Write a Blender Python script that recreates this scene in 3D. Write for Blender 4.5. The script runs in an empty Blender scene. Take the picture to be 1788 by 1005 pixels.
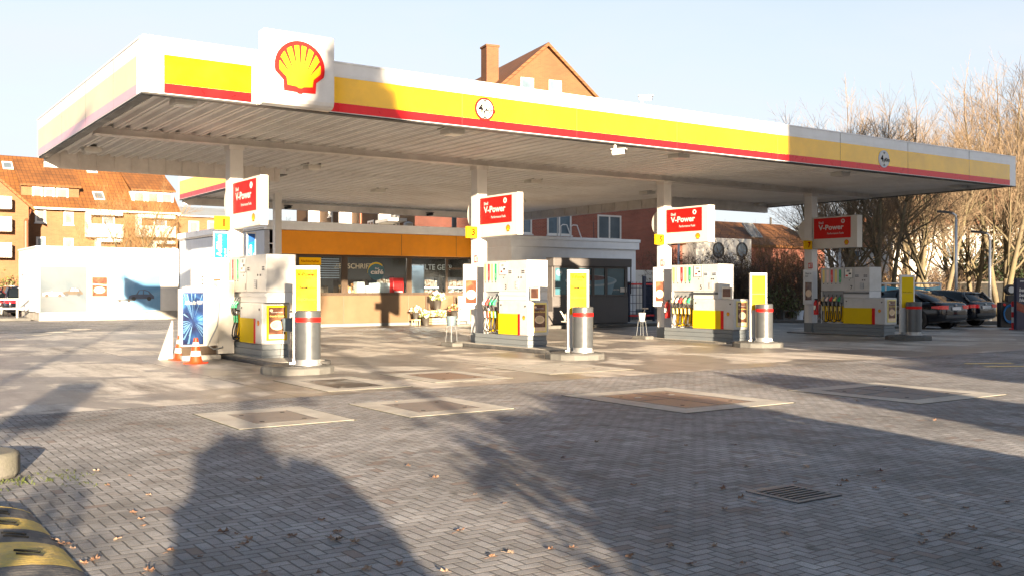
import bpy, bmesh, math, random
from math import sin, cos, pi, radians
from mathutils import Vector, Matrix
random.seed(7)
SC = bpy.context.scene
COL = SC.collection
# ---------------------------------------------------------------- camera numbers
FPX, YAW, CX, HY, CAMH = 1736.4, radians(34.51), 894.0, 504.2, 1.45
CY_, SY_ = cos(YAW), sin(YAW)
def ray(px, py):
    u = (px - CX) / FPX; v = (py - HY) / FPX
    return Vector((SY_ + CY_ * u, CY_ - SY_ * u, -v))
def onY(px, py, Y):
    d = ray(px, py); t = Y / d.y
    return Vector((d.x * t, Y, CAMH + d.z * t))
def onX(px, py, X):
    d = ray(px, py); t = X / d.x
    return Vector((X, d.y * t, CAMH + d.z * t))
def onG(px, py, z=0.0):
    d = ray(px, py); t = (z - CAMH) / d.z
    return Vector((d.x * t, d.y * t, z))
# ---------------------------------------------------------------- mesh builder
class Fr:
    """a flat frame: o origin, r right, u up, n outwards"""
    def __init__(s, o, r, u=(0, 0, 1)):
        s.o = Vector(o); s.r = Vector(r).normalized(); s.u = Vector(u).normalized(); s.n = s.r.cross(s.u)
    def p(s, a, b, c=0.0):
        return s.o + s.r * a + s.u * b + s.n * c
    def at(s, a, b, c=0.0):
        return Fr(s.p(a, b, c), s.r, s.u)
def faceX(o): return Fr(o, (0, -1, 0))       # looks towards -X
def faceY(o): return Fr(o, (1, 0, 0))        # looks towards -Y
WORLD = Fr((0, 0, 0), (1, 0, 0), (0, 1, 0))
class MB:
    def __init__(s):
        s.v = []; s.f = []; s.m = []
    def add(s, vs, fs, m=0):
        b = len(s.v); s.v += [tuple(x) for x in vs]
        for f in fs: s.f.append(tuple(i + b for i in f)); s.m.append(m)
        return s
    def box(s, x0, y0, z0, x1, y1, z1, m=0):
        if x0 > x1: x0, x1 = x1, x0
        if y0 > y1: y0, y1 = y1, y0
        if z0 > z1: z0, z1 = z1, z0
        vs = [(x0,y0,z0),(x1,y0,z0),(x1,y1,z0),(x0,y1,z0),(x0,y0,z1),(x1,y0,z1),(x1,y1,z1),(x0,y1,z1)]
        return s.add(vs, [(0,3,2,1),(4,5,6,7),(0,1,5,4),(1,2,6,5),(2,3,7,6),(3,0,4,7)], m)
    def fbox(s, F, a0, b0, a1, b1, c0, c1, m=0):
        vs = [F.p(a0,b0,c0),F.p(a1,b0,c0),F.p(a1,b1,c0),F.p(a0,b1,c0),F.p(a0,b0,c1),F.p(a1,b0,c1),F.p(a1,b1,c1),F.p(a0,b1,c1)]
        return s.add(vs, [(0,3,2,1),(4,5,6,7),(0,1,5,4),(1,2,6,5),(2,3,7,6),(3,0,4,7)], m)
    def fprism(s, F, poly, c0, c1, m=0):
        n = len(poly)
        vs = [F.p(a,b,c0) for a,b in poly] + [F.p(a,b,c1) for a,b in poly]
        fs = [tuple(range(n-1,-1,-1)), tuple(range(n,2*n))]
        fs += [(i,(i+1)%n,n+(i+1)%n,n+i) for i in range(n)]
        return s.add(vs, fs, m)
    def fring(s, F, outer, inner, c0, c1, m=0):
        n = len(outer)
        vs = [F.p(a,b,c0) for a,b in outer]+[F.p(a,b,c1) for a,b in outer]+[F.p(a,b,c0) for a,b in inner]+[F.p(a,b,c1) for a,b in inner]
        fs = []
        for i in range(n):
            j = (i+1)%n
            fs += [(i,j,n+j,n+i),(n+i,n+j,3*n+j,3*n+i),(2*n+j,2*n+i,3*n+i,3*n+j),(j,i,2*n+i,2*n+j)]
        return s.add(vs, fs, m)
    def rectring(s, F, a0, b0, a1, b1, w, c0, c1, m=0):
        return s.fring(F, [(a0,b0),(a1,b0),(a1,b1),(a0,b1)], [(a0+w,b0+w),(a1-w,b0+w),(a1-w,b1-w),(a0+w,b1-w)], c0, c1, m)
    def prism(s, poly, axis, t0, t1, m=0):
        def P(a, b, t): return {'x':(t,a,b),'y':(a,t,b),'z':(a,b,t)}[axis]
        n = len(poly)
        vs = [P(a,b,t0) for a,b in poly]+[P(a,b,t1) for a,b in poly]
        fs = [tuple(range(n)), tuple(range(2*n-1,n-1,-1))]+[(i,n+i,n+(i+1)%n,(i+1)%n) for i in range(n)]
        return s.add(vs, fs, m)
    def cyl(s, p0, p1, r0, r1=None, n=12, m=0, cap=True):
        if r1 is None: r1 = r0
        p0 = Vector(p0); p1 = Vector(p1); d = (p1-p0)
        if d.length < 1e-9: return s
        d.normalize(); a = d.orthogonal().normalized(); b = d.cross(a)
        vs = [p0+(a*cos(2*pi*i/n)+b*sin(2*pi*i/n))*r0 for i in range(n)]+[p1+(a*cos(2*pi*i/n)+b*sin(2*pi*i/n))*r1 for i in range(n)]
        fs = [(i,(i+1)%n,n+(i+1)%n,n+i) for i in range(n)]
        if cap: fs += [tuple(range(n-1,-1,-1)), tuple(range(n,2*n))]
        return s.add(vs, fs, m)
    def tube(s, pts, r, n=6, m=0, r1=None):
        pts = [Vector(p) for p in pts]; k = len(pts); b = len(s.v)
        a = None
        for i, p in enumerate(pts):
            d = (pts[min(i+1,k-1)]-pts[max(i-1,0)]).normalized()
            if a is None: a = d.orthogonal().normalized()
            else:
                a = a - d*a.dot(d)
                a = a.normalized() if a.length > 1e-6 else d.orthogonal().normalized()
            c = d.cross(a); rr = r if r1 is None else r+(r1-r)*i/(k-1)
            for q in range(n): s.v.append(tuple(p+(a*cos(2*pi*q/n)+c*sin(2*pi*q/n))*rr))
        for i in range(k-1):
            for q in range(n):
                s.f.append((b+i*n+q,b+i*n+(q+1)%n,b+(i+1)*n+(q+1)%n,b+(i+1)*n+q)); s.m.append(m)
        s.f.append(tuple(b+q for q in range(n-1,-1,-1))); s.m.append(m)
        s.f.append(tuple(b+(k-1)*n+q for q in range(n))); s.m.append(m)
        return s
    def lathe(s, prof, c=(0,0,0), n=24, m=0):
        vs = []; fs = []; k = len(prof)
        for r,z in prof:
            for q in range(n): vs.append((c[0]+r*cos(2*pi*q/n),c[1]+r*sin(2*pi*q/n),c[2]+z))
        for i in range(k-1):
            for q in range(n): fs.append((i*n+q,i*n+(q+1)%n,(i+1)*n+(q+1)%n,(i+1)*n+q))
        fs += [tuple(range(n-1,-1,-1)), tuple((k-1)*n+q for q in range(n))]
        return s.add(vs, fs, m)
    def loft(s, rings, m=0, cap=True):
        n = len(rings[0]); vs = [p for r in rings for p in r]; fs = []
        for i in range(len(rings)-1):
            for q in range(n): fs.append((i*n+q,i*n+(q+1)%n,(i+1)*n+(q+1)%n,(i+1)*n+q))
        if cap: fs += [tuple(range(n-1,-1,-1)), tuple((len(rings)-1)*n+q for q in range(n))]
        return s.add(vs, fs, m)
    def sphere(s, c, rx, ry, rz, n=12, k=8, m=0):
        prof = [(sin(pi*i/k), -cos(pi*i/k)) for i in range(k+1)]
        vs = []; fs = []
        for r,z in prof:
            for q in range(n): vs.append((c[0]+rx*r*cos(2*pi*q/n),c[1]+ry*r*sin(2*pi*q/n),c[2]+rz*z))
        for i in range(k):
            for q in range(n): fs.append((i*n+q,i*n+(q+1)%n,(i+1)*n+(q+1)%n,(i+1)*n+q))
        return s.add(vs, fs, m)
    def build(s, name, mats, parent=None, smooth=False, bevel=0.0, sub=0, fix=True):
        me = bpy.data.meshes.new(name)
        me.from_pydata(s.v, [], s.f)
        if not isinstance(mats, (list, tuple)): mats = [mats]
        for mt in mats: me.materials.append(mt)
        if len(mats) > 1:
            me.polygons.foreach_set('material_index', s.m)
        if fix and len(s.f) < 60000:
            bm = bmesh.new(); bm.from_mesh(me); bmesh.ops.recalc_face_normals(bm, faces=bm.faces); bm.to_mesh(me); bm.free()
        if smooth:
            me.polygons.foreach_set('use_smooth', [True]*len(me.polygons))
            if smooth != 'all':
                try: me.set_sharp_from_angle(angle=radians(38))
                except Exception: pass
        me.update()
        o = bpy.data.objects.new(name, me); COL.objects.link(o)
        if parent: o.parent = parent
        if bevel:
            b = o.modifiers.new('bevel', 'BEVEL'); b.width = bevel; b.segments = 2; b.limit_method = 'ANGLE'; b.angle_limit = radians(40)
        if sub:
            b = o.modifiers.new('sub', 'SUBSURF'); b.levels = sub; b.render_levels = sub
        return o
def tag(o, label=None, cat=None, group=None, kind=None):
    if label: o['label'] = label
    if cat: o['category'] = cat
    if group: o['group'] = group
    if kind: o['kind'] = kind
    return o
def thing(name, label, cat, loc=(0,0,0), rz=0.0, group=None):
    o = bpy.data.objects.new(name, None); COL.objects.link(o)
    o.location = loc; o.rotation_euler = (0,0,rz); o.empty_display_size = .2
    return tag(o, label, cat, group)
# ---------------------------------------------------------------- text
_tc = {}
def text(parent, s, F, a, b, mat, h=None, w=None, align='L', bold=0.0, c=0.0, ext=0.004, name='lettering', slant=0.0, rot=0.0):
    """letters as thin raised mesh; h = cap height or w = total width, a,b = anchor of the baseline"""
    mat = INK.get(mat.name, mat)
    key = (s, bold)
    if key not in _tc:
        cu = bpy.data.curves.new('txt', 'FONT'); cu.body = s; cu.offset = bold; cu.extrude = 0.0; cu.resolution_u = 3
        ob = bpy.data.objects.new('txt', cu); COL.objects.link(ob)
        dg = bpy.context.evaluated_depsgraph_get()
        me = bpy.data.meshes.new_from_object(ob.evaluated_get(dg))
        bpy.data.objects.remove(ob); bpy.data.curves.remove(cu)
        vs = [v.co.copy() for v in me.vertices]; fs = [tuple(p.vertices) for p in me.polygons]
        bpy.data.meshes.remove(me)
        x0 = min(v.x for v in vs); x1 = max(v.x for v in vs)
        _tc[key] = ([(v.x-x0, v.y) for v in vs], fs, x1-x0)
    vs, fs, W = _tc[key]
    CAP = 0.69
    if h and w: sx, sy = w/W, h/CAP
    elif h: sx = sy = h/CAP
    else: sx = sy = w/W
    off = {'L':0,'C':-W*sx/2,'R':-W*sx}[align]
    cr, sr = cos(rot), sin(rot)
    P = []
    for x,y in vs:
        X = off+x*sx+slant*y*sy; Y = y*sy
        P.append(F.p(a+X*cr-Y*sr, b+X*sr+Y*cr, c+ext))
    mb = MB(); mb.add(P, fs)
    return mb.build(name, mat, parent, fix=False)
def circ(r, n=24, cx=0, cy=0, ry=None, a0=0.0, a1=2*pi):
    ry = r if ry is None else ry
    full = abs(a1-a0-2*pi) < 1e-6
    k = n if full else n+1
    return [(cx+r*cos(a0+(a1-a0)*i/n), cy+ry*sin(a0+(a1-a0)*i/n)) for i in range(k)]
# ---------------------------------------------------------------- materials
def _nt(name):
    m = bpy.data.materials.new(name); m.use_nodes = True
    nt = m.node_tree; b = nt.nodes['Principled BSDF']
    return m, nt, b
def N(nt, t, **k):
    n = nt.nodes.new(t)
    for a, v in k.items():
        if a.startswith('i_'):
            key = a[2:]
            n.inputs[int(key) if key.isdigit() else key.replace('_',' ')].default_value = v
        else: setattr(n, a, v)
    return n
def mat(name, col, rough=.5, metal=0.0, var=.12, scale=3.0, bump=0.0, bscale=60.0, coat=0.0, dirt=None, dscale=.7, spec=.5, damt=.5):
    m, nt, b = _nt(name); L = nt.links.new
    tc = N(nt, 'ShaderNodeTexCoord')
    no = N(nt, 'ShaderNodeTexNoise', i_Scale=scale, i_Detail=5.0, i_Roughness=.6); L(tc.outputs['Object'], no.inputs['Vector'])
    mr = N(nt, 'ShaderNodeMapRange', i_1=.3, i_2=.7, i_3=1-var, i_4=1+var); L(no.outputs['Fac'], mr.inputs[0])
    mx = N(nt, 'ShaderNodeVectorMath', operation='SCALE'); mx.inputs[0].default_value = col[:3]; L(mr.outputs[0], mx.inputs['Scale'])
    out = mx.outputs[0]
    if dirt:
        n2 = N(nt, 'ShaderNodeTexNoise', i_Scale=dscale, i_Detail=8.0, i_Roughness=.7); L(tc.outputs['Object'], n2.inputs['Vector'])
        r2 = N(nt, 'ShaderNodeMapRange', i_1=.45, i_2=.72, i_3=0.0, i_4=damt); L(n2.outputs['Fac'], r2.inputs[0])
        mm = N(nt, 'ShaderNodeMix', data_type='RGBA'); mm.inputs['B'].default_value = (*dirt, 1)
        L(r2.outputs[0], mm.inputs['Factor']); L(out, mm.inputs['A']); out = mm.outputs['Result']
    L(out, b.inputs['Base Color'])
    rr = N(nt, 'ShaderNodeMapRange', i_1=.3, i_2=.7, i_3=max(0.02,rough*.85), i_4=min(1,rough*1.15)); L(no.outputs['Fac'], rr.inputs[0]); L(rr.outputs[0], b.inputs['Roughness'])
    b.inputs['Metallic'].default_value = metal
    b.inputs['Coat Weight'].default_value = coat; b.inputs['Coat Roughness'].default_value = .06; b.inputs['Coat IOR'].default_value = 1.5
    b.inputs['Specular IOR Level'].default_value = spec
    if bump:
        n3 = N(nt, 'ShaderNodeTexNoise', i_Scale=bscale, i_Detail=4.0); L(tc.outputs['Object'], n3.inputs['Vector'])
        bp = N(nt, 'ShaderNodeBump', i_Strength=bump, i_Distance=.01); L(n3.outputs['Fac'], bp.inputs['Height']); L(bp.outputs[0], b.inputs['Normal'])
    return m
def brick_mat(name, c1, c2, mortar, bw=.24, bh=.071, rough=.85):
    """axis-aligned courses on any vertical wall: the horizontal coordinate is x+y of the object"""
    m, nt, b = _nt(name); L = nt.links.new
    tc = N(nt, 'ShaderNodeTexCoord'); sp = N(nt, 'ShaderNodeSeparateXYZ'); L(tc.outputs['Object'], sp.inputs[0])
    ad = N(nt, 'ShaderNodeMath', operation='ADD'); L(sp.outputs[0], ad.inputs[0]); L(sp.outputs[1], ad.inputs[1])
    cb = N(nt, 'ShaderNodeCombineXYZ'); L(ad.outputs[0], cb.inputs[0]); L(sp.outputs[2], cb.inputs[1])
    br = N(nt, 'ShaderNodeTexBrick', i_Scale=1.0); L(cb.outputs[0], br.inputs['Vector'])
    br.inputs['Brick Width'].default_value = bw; br.inputs['Row Height'].default_value = bh; br.inputs['Mortar Size'].default_value = .006
    br.inputs['Color1'].default_value = (*c1,1); br.inputs['Color2'].default_value = (*c2,1); br.inputs['Mortar'].default_value = (*mortar,1)
    no = N(nt, 'ShaderNodeTexNoise', i_Scale=.5, i_Detail=6.0); L(tc.outputs['Object'], no.inputs['Vector'])
    mr = N(nt, 'ShaderNodeMapRange', i_1=.3, i_2=.7, i_3=.82, i_4=1.15); L(no.outputs['Fac'], mr.inputs[0])
    vm = N(nt, 'ShaderNodeVectorMath', operation='SCALE'); L(br.outputs['Color'], vm.inputs[0]); L(mr.outputs[0], vm.inputs['Scale'])
    L(vm.outputs[0], b.inputs['Base Color']); b.inputs['Roughness'].default_value = rough
    bp = N(nt, 'ShaderNodeBump', i_Strength=.4, i_Distance=.008, invert=True); L(br.outputs['Fac'], bp.inputs['Height']); L(bp.outputs[0], b.inputs['Normal'])
    return m
def tile_mat(name, c1, c2, tw=.3, th=.38, axis=0):
    """roof tiles: ribs along the slope and rows across it, from object coordinates"""
    m, nt, b = _nt(name); L = nt.links.new
    tc = N(nt, 'ShaderNodeTexCoord'); sp = N(nt, 'ShaderNodeSeparateXYZ'); L(tc.outputs['Object'], sp.inputs[0])
    cb = N(nt, 'ShaderNodeCombineXYZ'); L(sp.outputs[axis], cb.inputs[0]); L(sp.outputs[2], cb.inputs[1])
    br = N(nt, 'ShaderNodeTexBrick', i_Scale=1.0, offset=0.0); L(cb.outputs[0], br.inputs['Vector'])
    br.inputs['Brick Width'].default_value = tw; br.inputs['Row Height'].default_value = th*.7; br.inputs['Mortar Size'].default_value = .02; br.inputs['Mortar Smooth'].default_value = .5
    br.inputs['Color1'].default_value = (*c1,1); br.inputs['Color2'].default_value = (*c2,1); br.inputs['Mortar'].default_value = (c1[0]*.45,c1[1]*.45,c1[2]*.45,1)
    no = N(nt, 'ShaderNodeTexNoise', i_Scale=.6, i_Detail=7.0); L(tc.outputs['Object'], no.inputs['Vector'])
    mr = N(nt, 'ShaderNodeMapRange', i_1=.3, i_2=.7, i_3=.75, i_4=1.2); L(no.outputs['Fac'], mr.inputs[0])
    vm = N(nt, 'ShaderNodeVectorMath', operation='SCALE'); L(br.outputs['Color'], vm.inputs[0]); L(mr.outputs[0], vm.inputs['Scale'])
    L(vm.outputs[0], b.inputs['Base Color']); b.inputs['Roughness'].default_value = .75
    bp = N(nt, 'ShaderNodeBump', i_Strength=.7, i_Distance=.03, invert=True); L(br.outputs['Fac'], bp.inputs['Height']); L(bp.outputs[0], b.inputs['Normal'])
    return m
def glass_mat(name, tint=(.8,.85,.87), ior=1.22, rough=0.01):
    m, nt, b = _nt(name); L = nt.links.new
    nt.nodes.remove(b); out = nt.nodes['Material Output']
    tr = N(nt, 'ShaderNodeBsdfTransparent'); tr.inputs[0].default_value = (*tint,1)
    gl = N(nt, 'ShaderNodeBsdfGlossy', i_Roughness=rough); gl.inputs['Color'].default_value = (.95,.97,1,1)
    fr = N(nt, 'ShaderNodeFresnel', i_IOR=ior)
    mx = N(nt, 'ShaderNodeMixShader'); L(fr.outputs[0], mx.inputs[0]); L(tr.outputs[0], mx.inputs[1]); L(gl.outputs[0], mx.inputs[2]); L(mx.outputs[0], out.inputs[0])
    return m
def paving_mat(name):
    """herringbone of 20 x 10 cm concrete blocks, worn and stained"""
    m, nt, b = _nt(name); L = nt.links.new
    def M(op, a, c=None, d=None):
        n = N(nt, 'ShaderNodeMath', operation=op)
        for i, v in enumerate((a, c, d)):
            if v is None: continue
            if isinstance(v, (int, float)): n.inputs[i].default_value = v
            else: L(v, n.inputs[i])
        return n.outputs[0]
    tc = N(nt, 'ShaderNodeTexCoord'); wob = N(nt, 'ShaderNodeTexNoise', i_Scale=9.0, i_Detail=1.0); L(tc.outputs['Object'], wob.inputs['Vector'])
    wo = N(nt, 'ShaderNodeVectorMath', operation='MULTIPLY_ADD'); L(wob.outputs['Color'], wo.inputs[0]); wo.inputs[1].default_value = (.012,.012,0); L(tc.outputs['Object'], wo.inputs[2])
    sp = N(nt, 'ShaderNodeSeparateXYZ'); L(wo.outputs[0], sp.inputs[0])
    u = M('DIVIDE', sp.outputs[0], .078); v = M('DIVIDE', sp.outputs[1], .078)
    i = M('FLOOR', u); j = M('FLOOR', v); fx = M('SUBTRACT', u, i); fy = M('SUBTRACT', v, j)
    k = M('FLOORED_MODULO', M('SUBTRACT', i, j), 4.0)
    def eq(a): return M('COMPARE', k, float(a), .25)
    e0, e1, e2, e3 = eq(0), eq(1), eq(2), eq(3)
    # sides that are NOT joints get +1
    dl = M('ADD', fx, e1); dr = M('ADD', M('SUBTRACT', 1.0, fx), e0)
    db = M('ADD', fy, e2); dt = M('ADD', M('SUBTRACT', 1.0, fy), e3)
    d = M('MINIMUM', M('MINIMUM', dl, dr), M('MINIMUM', db, dt))
    bi = M('SUBTRACT', i, e1); bj = M('ADD', j, e3); ho = M('ADD', e0, e1)
    cb = N(nt, 'ShaderNodeCombineXYZ'); L(bi, cb.inputs[0]); L(bj, cb.inputs[1]); L(ho, cb.inputs[2])
    wn = N(nt, 'ShaderNodeTexWhiteNoise', noise_dimensions='3D'); L(cb.outputs[0], wn.inputs['Vector'])
    fine = N(nt, 'ShaderNodeTexNoise', i_Scale=160.0, i_Detail=3.0, i_Roughness=.7); L(tc.outputs['Object'], fine.inputs['Vector'])
    big = N(nt, 'ShaderNodeTexNoise', i_Scale=.55, i_Detail=7.0, i_Roughness=.62); L(tc.outputs['Object'], big.inputs['Vector'])
    mid = N(nt, 'ShaderNodeTexNoise', i_Scale=3.2, i_Detail=6.0, i_Roughness=.65); L(tc.outputs['Object'], mid.inputs['Vector'])
    r = N(nt, 'ShaderNodeMapRange', i_3=.86, i_4=1.14); L(wn.outputs['Value'], r.inputs[0])
    r2 = N(nt, 'ShaderNodeMapRange', i_1=.3, i_2=.7, i_3=.55, i_4=1.3); L(big.outputs['Fac'], r2.inputs[0])
    r3 = N(nt, 'ShaderNodeMapRange', i_1=.3, i_2=.7, i_3=.78, i_4=1.2); L(mid.outputs['Fac'], r3.inputs[0])
    r4 = N(nt, 'ShaderNodeMapRange', i_1=.3, i_2=.75, i_3=.55, i_4=1.7); L(fine.outputs['Fac'], r4.inputs[0])
    f = M('MULTIPLY', M('MULTIPLY', r.outputs[0], r2.outputs[0]), M('MULTIPLY', r3.outputs[0], r4.outputs[0]))
    hue = N(nt, 'ShaderNodeMix', data_type='RGBA'); L(wn.outputs['Color'], hue.inputs['Factor']) if False else L(wn.outputs['Value'], hue.inputs['Factor'])
    hue.inputs['A'].default_value = (.228,.222,.226,1); hue.inputs['B'].default_value = (.242,.238,.244,1)
    vm = N(nt, 'ShaderNodeVectorMath', operation='SCALE'); L(hue.outputs['Result'], vm.inputs[0]); L(f, vm.inputs['Scale'])
    # reddish-brown leaf litter and moss stains
    st = N(nt, 'ShaderNodeTexNoise', i_Scale=1.15, i_Detail=9.0, i_Roughness=.75); st.inputs['Distortion'].default_value = .4; L(tc.outputs['Object'], st.inputs['Vector'])
    sr = N(nt, 'ShaderNodeMapRange', i_1=.55, i_2=.72, i_3=0.0, i_4=.75); L(st.outputs['Fac'], sr.inputs[0])
    mx = N(nt, 'ShaderNodeMix', data_type='RGBA'); mx.inputs['B'].default_value = (.095,.062,.048,1); L(sr.outputs[0], mx.inputs['Factor']); L(vm.outputs[0], mx.inputs['A'])
    # single replaced blocks and dark drips
    odd = N(nt, 'ShaderNodeMapRange', i_1=.955, i_2=.965, i_3=0.0, i_4=.55); cs = N(nt, 'ShaderNodeSeparateColor'); L(wn.outputs['Color'], cs.inputs[0]); L(cs.outputs[1], odd.inputs[0])
    mo = N(nt, 'ShaderNodeMix', data_type='RGBA'); mo.inputs['B'].default_value = (.17,.115,.095,1); L(odd.outputs[0], mo.inputs['Factor']); L(mx.outputs['Result'], mo.inputs['A'])
    oil = N(nt, 'ShaderNodeTexNoise', i_Scale=2.1, i_Detail=5.0, i_Roughness=.55); oil.inputs['Distortion'].default_value = .8; L(tc.outputs['Object'], oil.inputs['Vector'])
    orr = N(nt, 'ShaderNodeMapRange', i_1=.655, i_2=.70, i_3=0.0, i_4=.6); L(oil.outputs['Fac'], orr.inputs[0])
    mx = N(nt, 'ShaderNodeMix', data_type='RGBA'); mx.inputs['B'].default_value = (.06,.055,.052,1); L(orr.outputs[0], mx.inputs['Factor']); L(mo.outputs['Result'], mx.inputs['A'])
    gr = N(nt, 'ShaderNodeTexNoise', i_Scale=420.0, i_Detail=1.0); L(tc.outputs['Object'], gr.inputs['Vector'])
    gm = N(nt, 'ShaderNodeMapRange', i_1=.70, i_2=.76, i_3=0.0, i_4=.7); L(gr.outputs['Fac'], gm.inputs[0])
    mg = N(nt, 'ShaderNodeMix', data_type='RGBA'); mg.inputs['B'].default_value = (.55,.53,.50,1); L(gm.outputs[0], mg.inputs['Factor']); L(mx.outputs['Result'], mg.inputs['A']); mx = mg
    jr = N(nt, 'ShaderNodeMapRange', i_1=.035, i_2=.10, i_3=.80, i_4=0.0); L(d, jr.inputs[0])
    mj = N(nt, 'ShaderNodeMix', data_type='RGBA'); mj.inputs['B'].default_value = (.065,.062,.060,1); L(jr.outputs[0], mj.inputs['Factor']); L(mx.outputs['Result'], mj.inputs['A'])
    L(mj.outputs['Result'], b.inputs['Base Color'])
    b.inputs['Roughness'].default_value = .8; b.inputs['Specular IOR Level'].default_value = .3
    hr = N(nt, 'ShaderNodeMapRange', i_1=.02, i_2=.11, i_3=0.0, i_4=1.0, interpolation_type='SMOOTHSTEP'); L(d, hr.inputs[0])
    hs = M('ADD', M('ADD', hr.outputs[0], M('MULTIPLY', fine.outputs['Fac'], .35)), M('MULTIPLY', wn.outputs['Value'], .5))
    bp = N(nt, 'ShaderNodeBump', i_Strength=.75, i_Distance=.006); L(hs, bp.inputs['Height']); L(bp.outputs[0], b.inputs['Normal'])
    return m
def concrete_mat(name, pale, dark, th=.5, sc=.42, rough=.6, slab=0.0, soft=.05, streak=False):
    """concrete with sharp-edged darker oil and damp patches"""
    m, nt, b = _nt(name); L = nt.links.new
    tc = N(nt, 'ShaderNodeTexCoord')
    mp = N(nt, 'ShaderNodeMapping'); mp.inputs['Scale'].default_value = (1,1.0,1); L(tc.outputs['Object'], mp.inputs[0])
    n1 = N(nt, 'ShaderNodeTexNoise', i_Scale=sc, i_Detail=9.0, i_Roughness=.58); n1.inputs['Distortion'].default_value = .6; L(mp.outputs[0], n1.inputs['Vector'])
    r1 = N(nt, 'ShaderNodeMapRange', i_1=th-soft, i_2=th+soft); L(n1.outputs['Fac'], r1.inputs[0])
    n2 = N(nt, 'ShaderNodeTexNoise', i_Scale=1.8, i_Detail=8.0, i_Roughness=.7); L(tc.outputs['Object'], n2.inputs['Vector'])
    r2 = N(nt, 'ShaderNodeMapRange', i_1=.3, i_2=.7, i_3=.7, i_4=1.22); L(n2.outputs['Fac'], r2.inputs[0])
    n4 = N(nt, 'ShaderNodeTexNoise', i_Scale=120.0, i_Detail=2.0); L(tc.outputs['Object'], n4.inputs['Vector'])
    r4 = N(nt, 'ShaderNodeMapRange', i_1=.3, i_2=.7, i_3=.85, i_4=1.15); L(n4.outputs['Fac'], r4.inputs[0])
    mx = N(nt, 'ShaderNodeMix', data_type='RGBA'); mx.inputs['A'].default_value = (*pale,1); mx.inputs['B'].default_value = (*dark,1); L(r1.outputs[0], mx.inputs['Factor'])
    mu = N(nt, 'ShaderNodeMath', operation='MULTIPLY'); L(r2.outputs[0], mu.inputs[0]); L(r4.outputs[0], mu.inputs[1])
    vm = N(nt, 'ShaderNodeVectorMath', operation='SCALE'); L(mx.outputs['Result'], vm.inputs[0]); L(mu.outputs[0], vm.inputs['Scale'])
    col = vm.outputs[0]
    if streak:
        ms = N(nt, 'ShaderNodeMapping'); ms.inputs['Scale'].default_value = (.9,.16,1); ms.inputs['Rotation'].default_value = (0,0,-1.2); L(tc.outputs['Object'], ms.inputs[0])
        ns = N(nt, 'ShaderNodeTexNoise', i_Scale=1.6, i_Detail=9.0, i_Roughness=.72); L(ms.outputs[0], ns.inputs['Vector'])
        rs = N(nt, 'ShaderNodeMapRange', i_1=.46, i_2=.68, i_3=0.0, i_4=.85); L(ns.outputs['Fac'], rs.inputs[0])
        mk_ = N(nt, 'ShaderNodeMix', data_type='RGBA'); mk_.inputs['B'].default_value = (.09,.074,.064,1); L(rs.outputs[0], mk_.inputs['Factor']); L(col, mk_.inputs['A']); col = mk_.outputs['Result']
        no_ = N(nt, 'ShaderNodeTexNoise', i_Scale=1.1, i_Detail=6.0, i_Roughness=.6); L(tc.outputs['Object'], no_.inputs['Vector'])
        ro_ = N(nt, 'ShaderNodeMapRange', i_1=.66, i_2=.70, i_3=0.0, i_4=.7); L(no_.outputs['Fac'], ro_.inputs[0])
        mo_ = N(nt, 'ShaderNodeMix', data_type='RGBA'); mo_.inputs['B'].default_value = (.07,.055,.045,1); L(ro_.outputs[0], mo_.inputs['Factor']); L(col, mo_.inputs['A']); col = mo_.outputs['Result']
    if slab:
        br = N(nt, 'ShaderNodeTexBrick', i_Scale=1.0, offset=0.0); L(tc.outputs['Object'], br.inputs['Vector'])
        br.inputs['Brick Width'].default_value = slab; br.inputs['Row Height'].default_value = slab; br.inputs['Mortar Size'].default_value = .012
        mm = N(nt, 'ShaderNodeMix', data_type='RGBA'); mm.inputs['B'].default_value = (.05,.045,.04,1); L(br.outputs['Fac'], mm.inputs['Factor']); L(col, mm.inputs['A']); col = mm.outputs['Result']
    L(col, b.inputs['Base Color'])
    rr = N(nt, 'ShaderNodeMapRange', i_3=rough, i_4=rough*.72); L(r1.outputs[0], rr.inputs[0]); L(rr.outputs[0], b.inputs['Roughness'])
    bp = N(nt, 'ShaderNodeBump', i_Strength=.25, i_Distance=.004); L(n4.outputs['Fac'], bp.inputs['Height']); L(bp.outputs[0], b.inputs['Normal'])
    return m
def poster_mat(name, c1, c2, c3, sc=2.5):
    """a printed picture of soft colour shapes"""
    m, nt, b = _nt(name); L = nt.links.new
    tc = N(nt, 'ShaderNodeTexCoord'); no = N(nt, 'ShaderNodeTexNoise', i_Scale=sc, i_Detail=4.0); no.inputs['Distortion'].default_value = 1.2; L(tc.outputs['Object'], no.inputs['Vector'])
    cr = N(nt, 'ShaderNodeValToRGB'); e = cr.color_ramp.elements
    e[0].position = .35; e[0].color = (*c1,1); e[1].position = .7; e[1].color = (*c3,1)
    q = e.new(.52); q.color = (*c2,1)
    L(no.outputs['Fac'], cr.inputs[0]); L(cr.outputs[0], b.inputs['Base Color']); b.inputs['Roughness'].default_value = .25
    return m
M = {}; INK = {}
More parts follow.
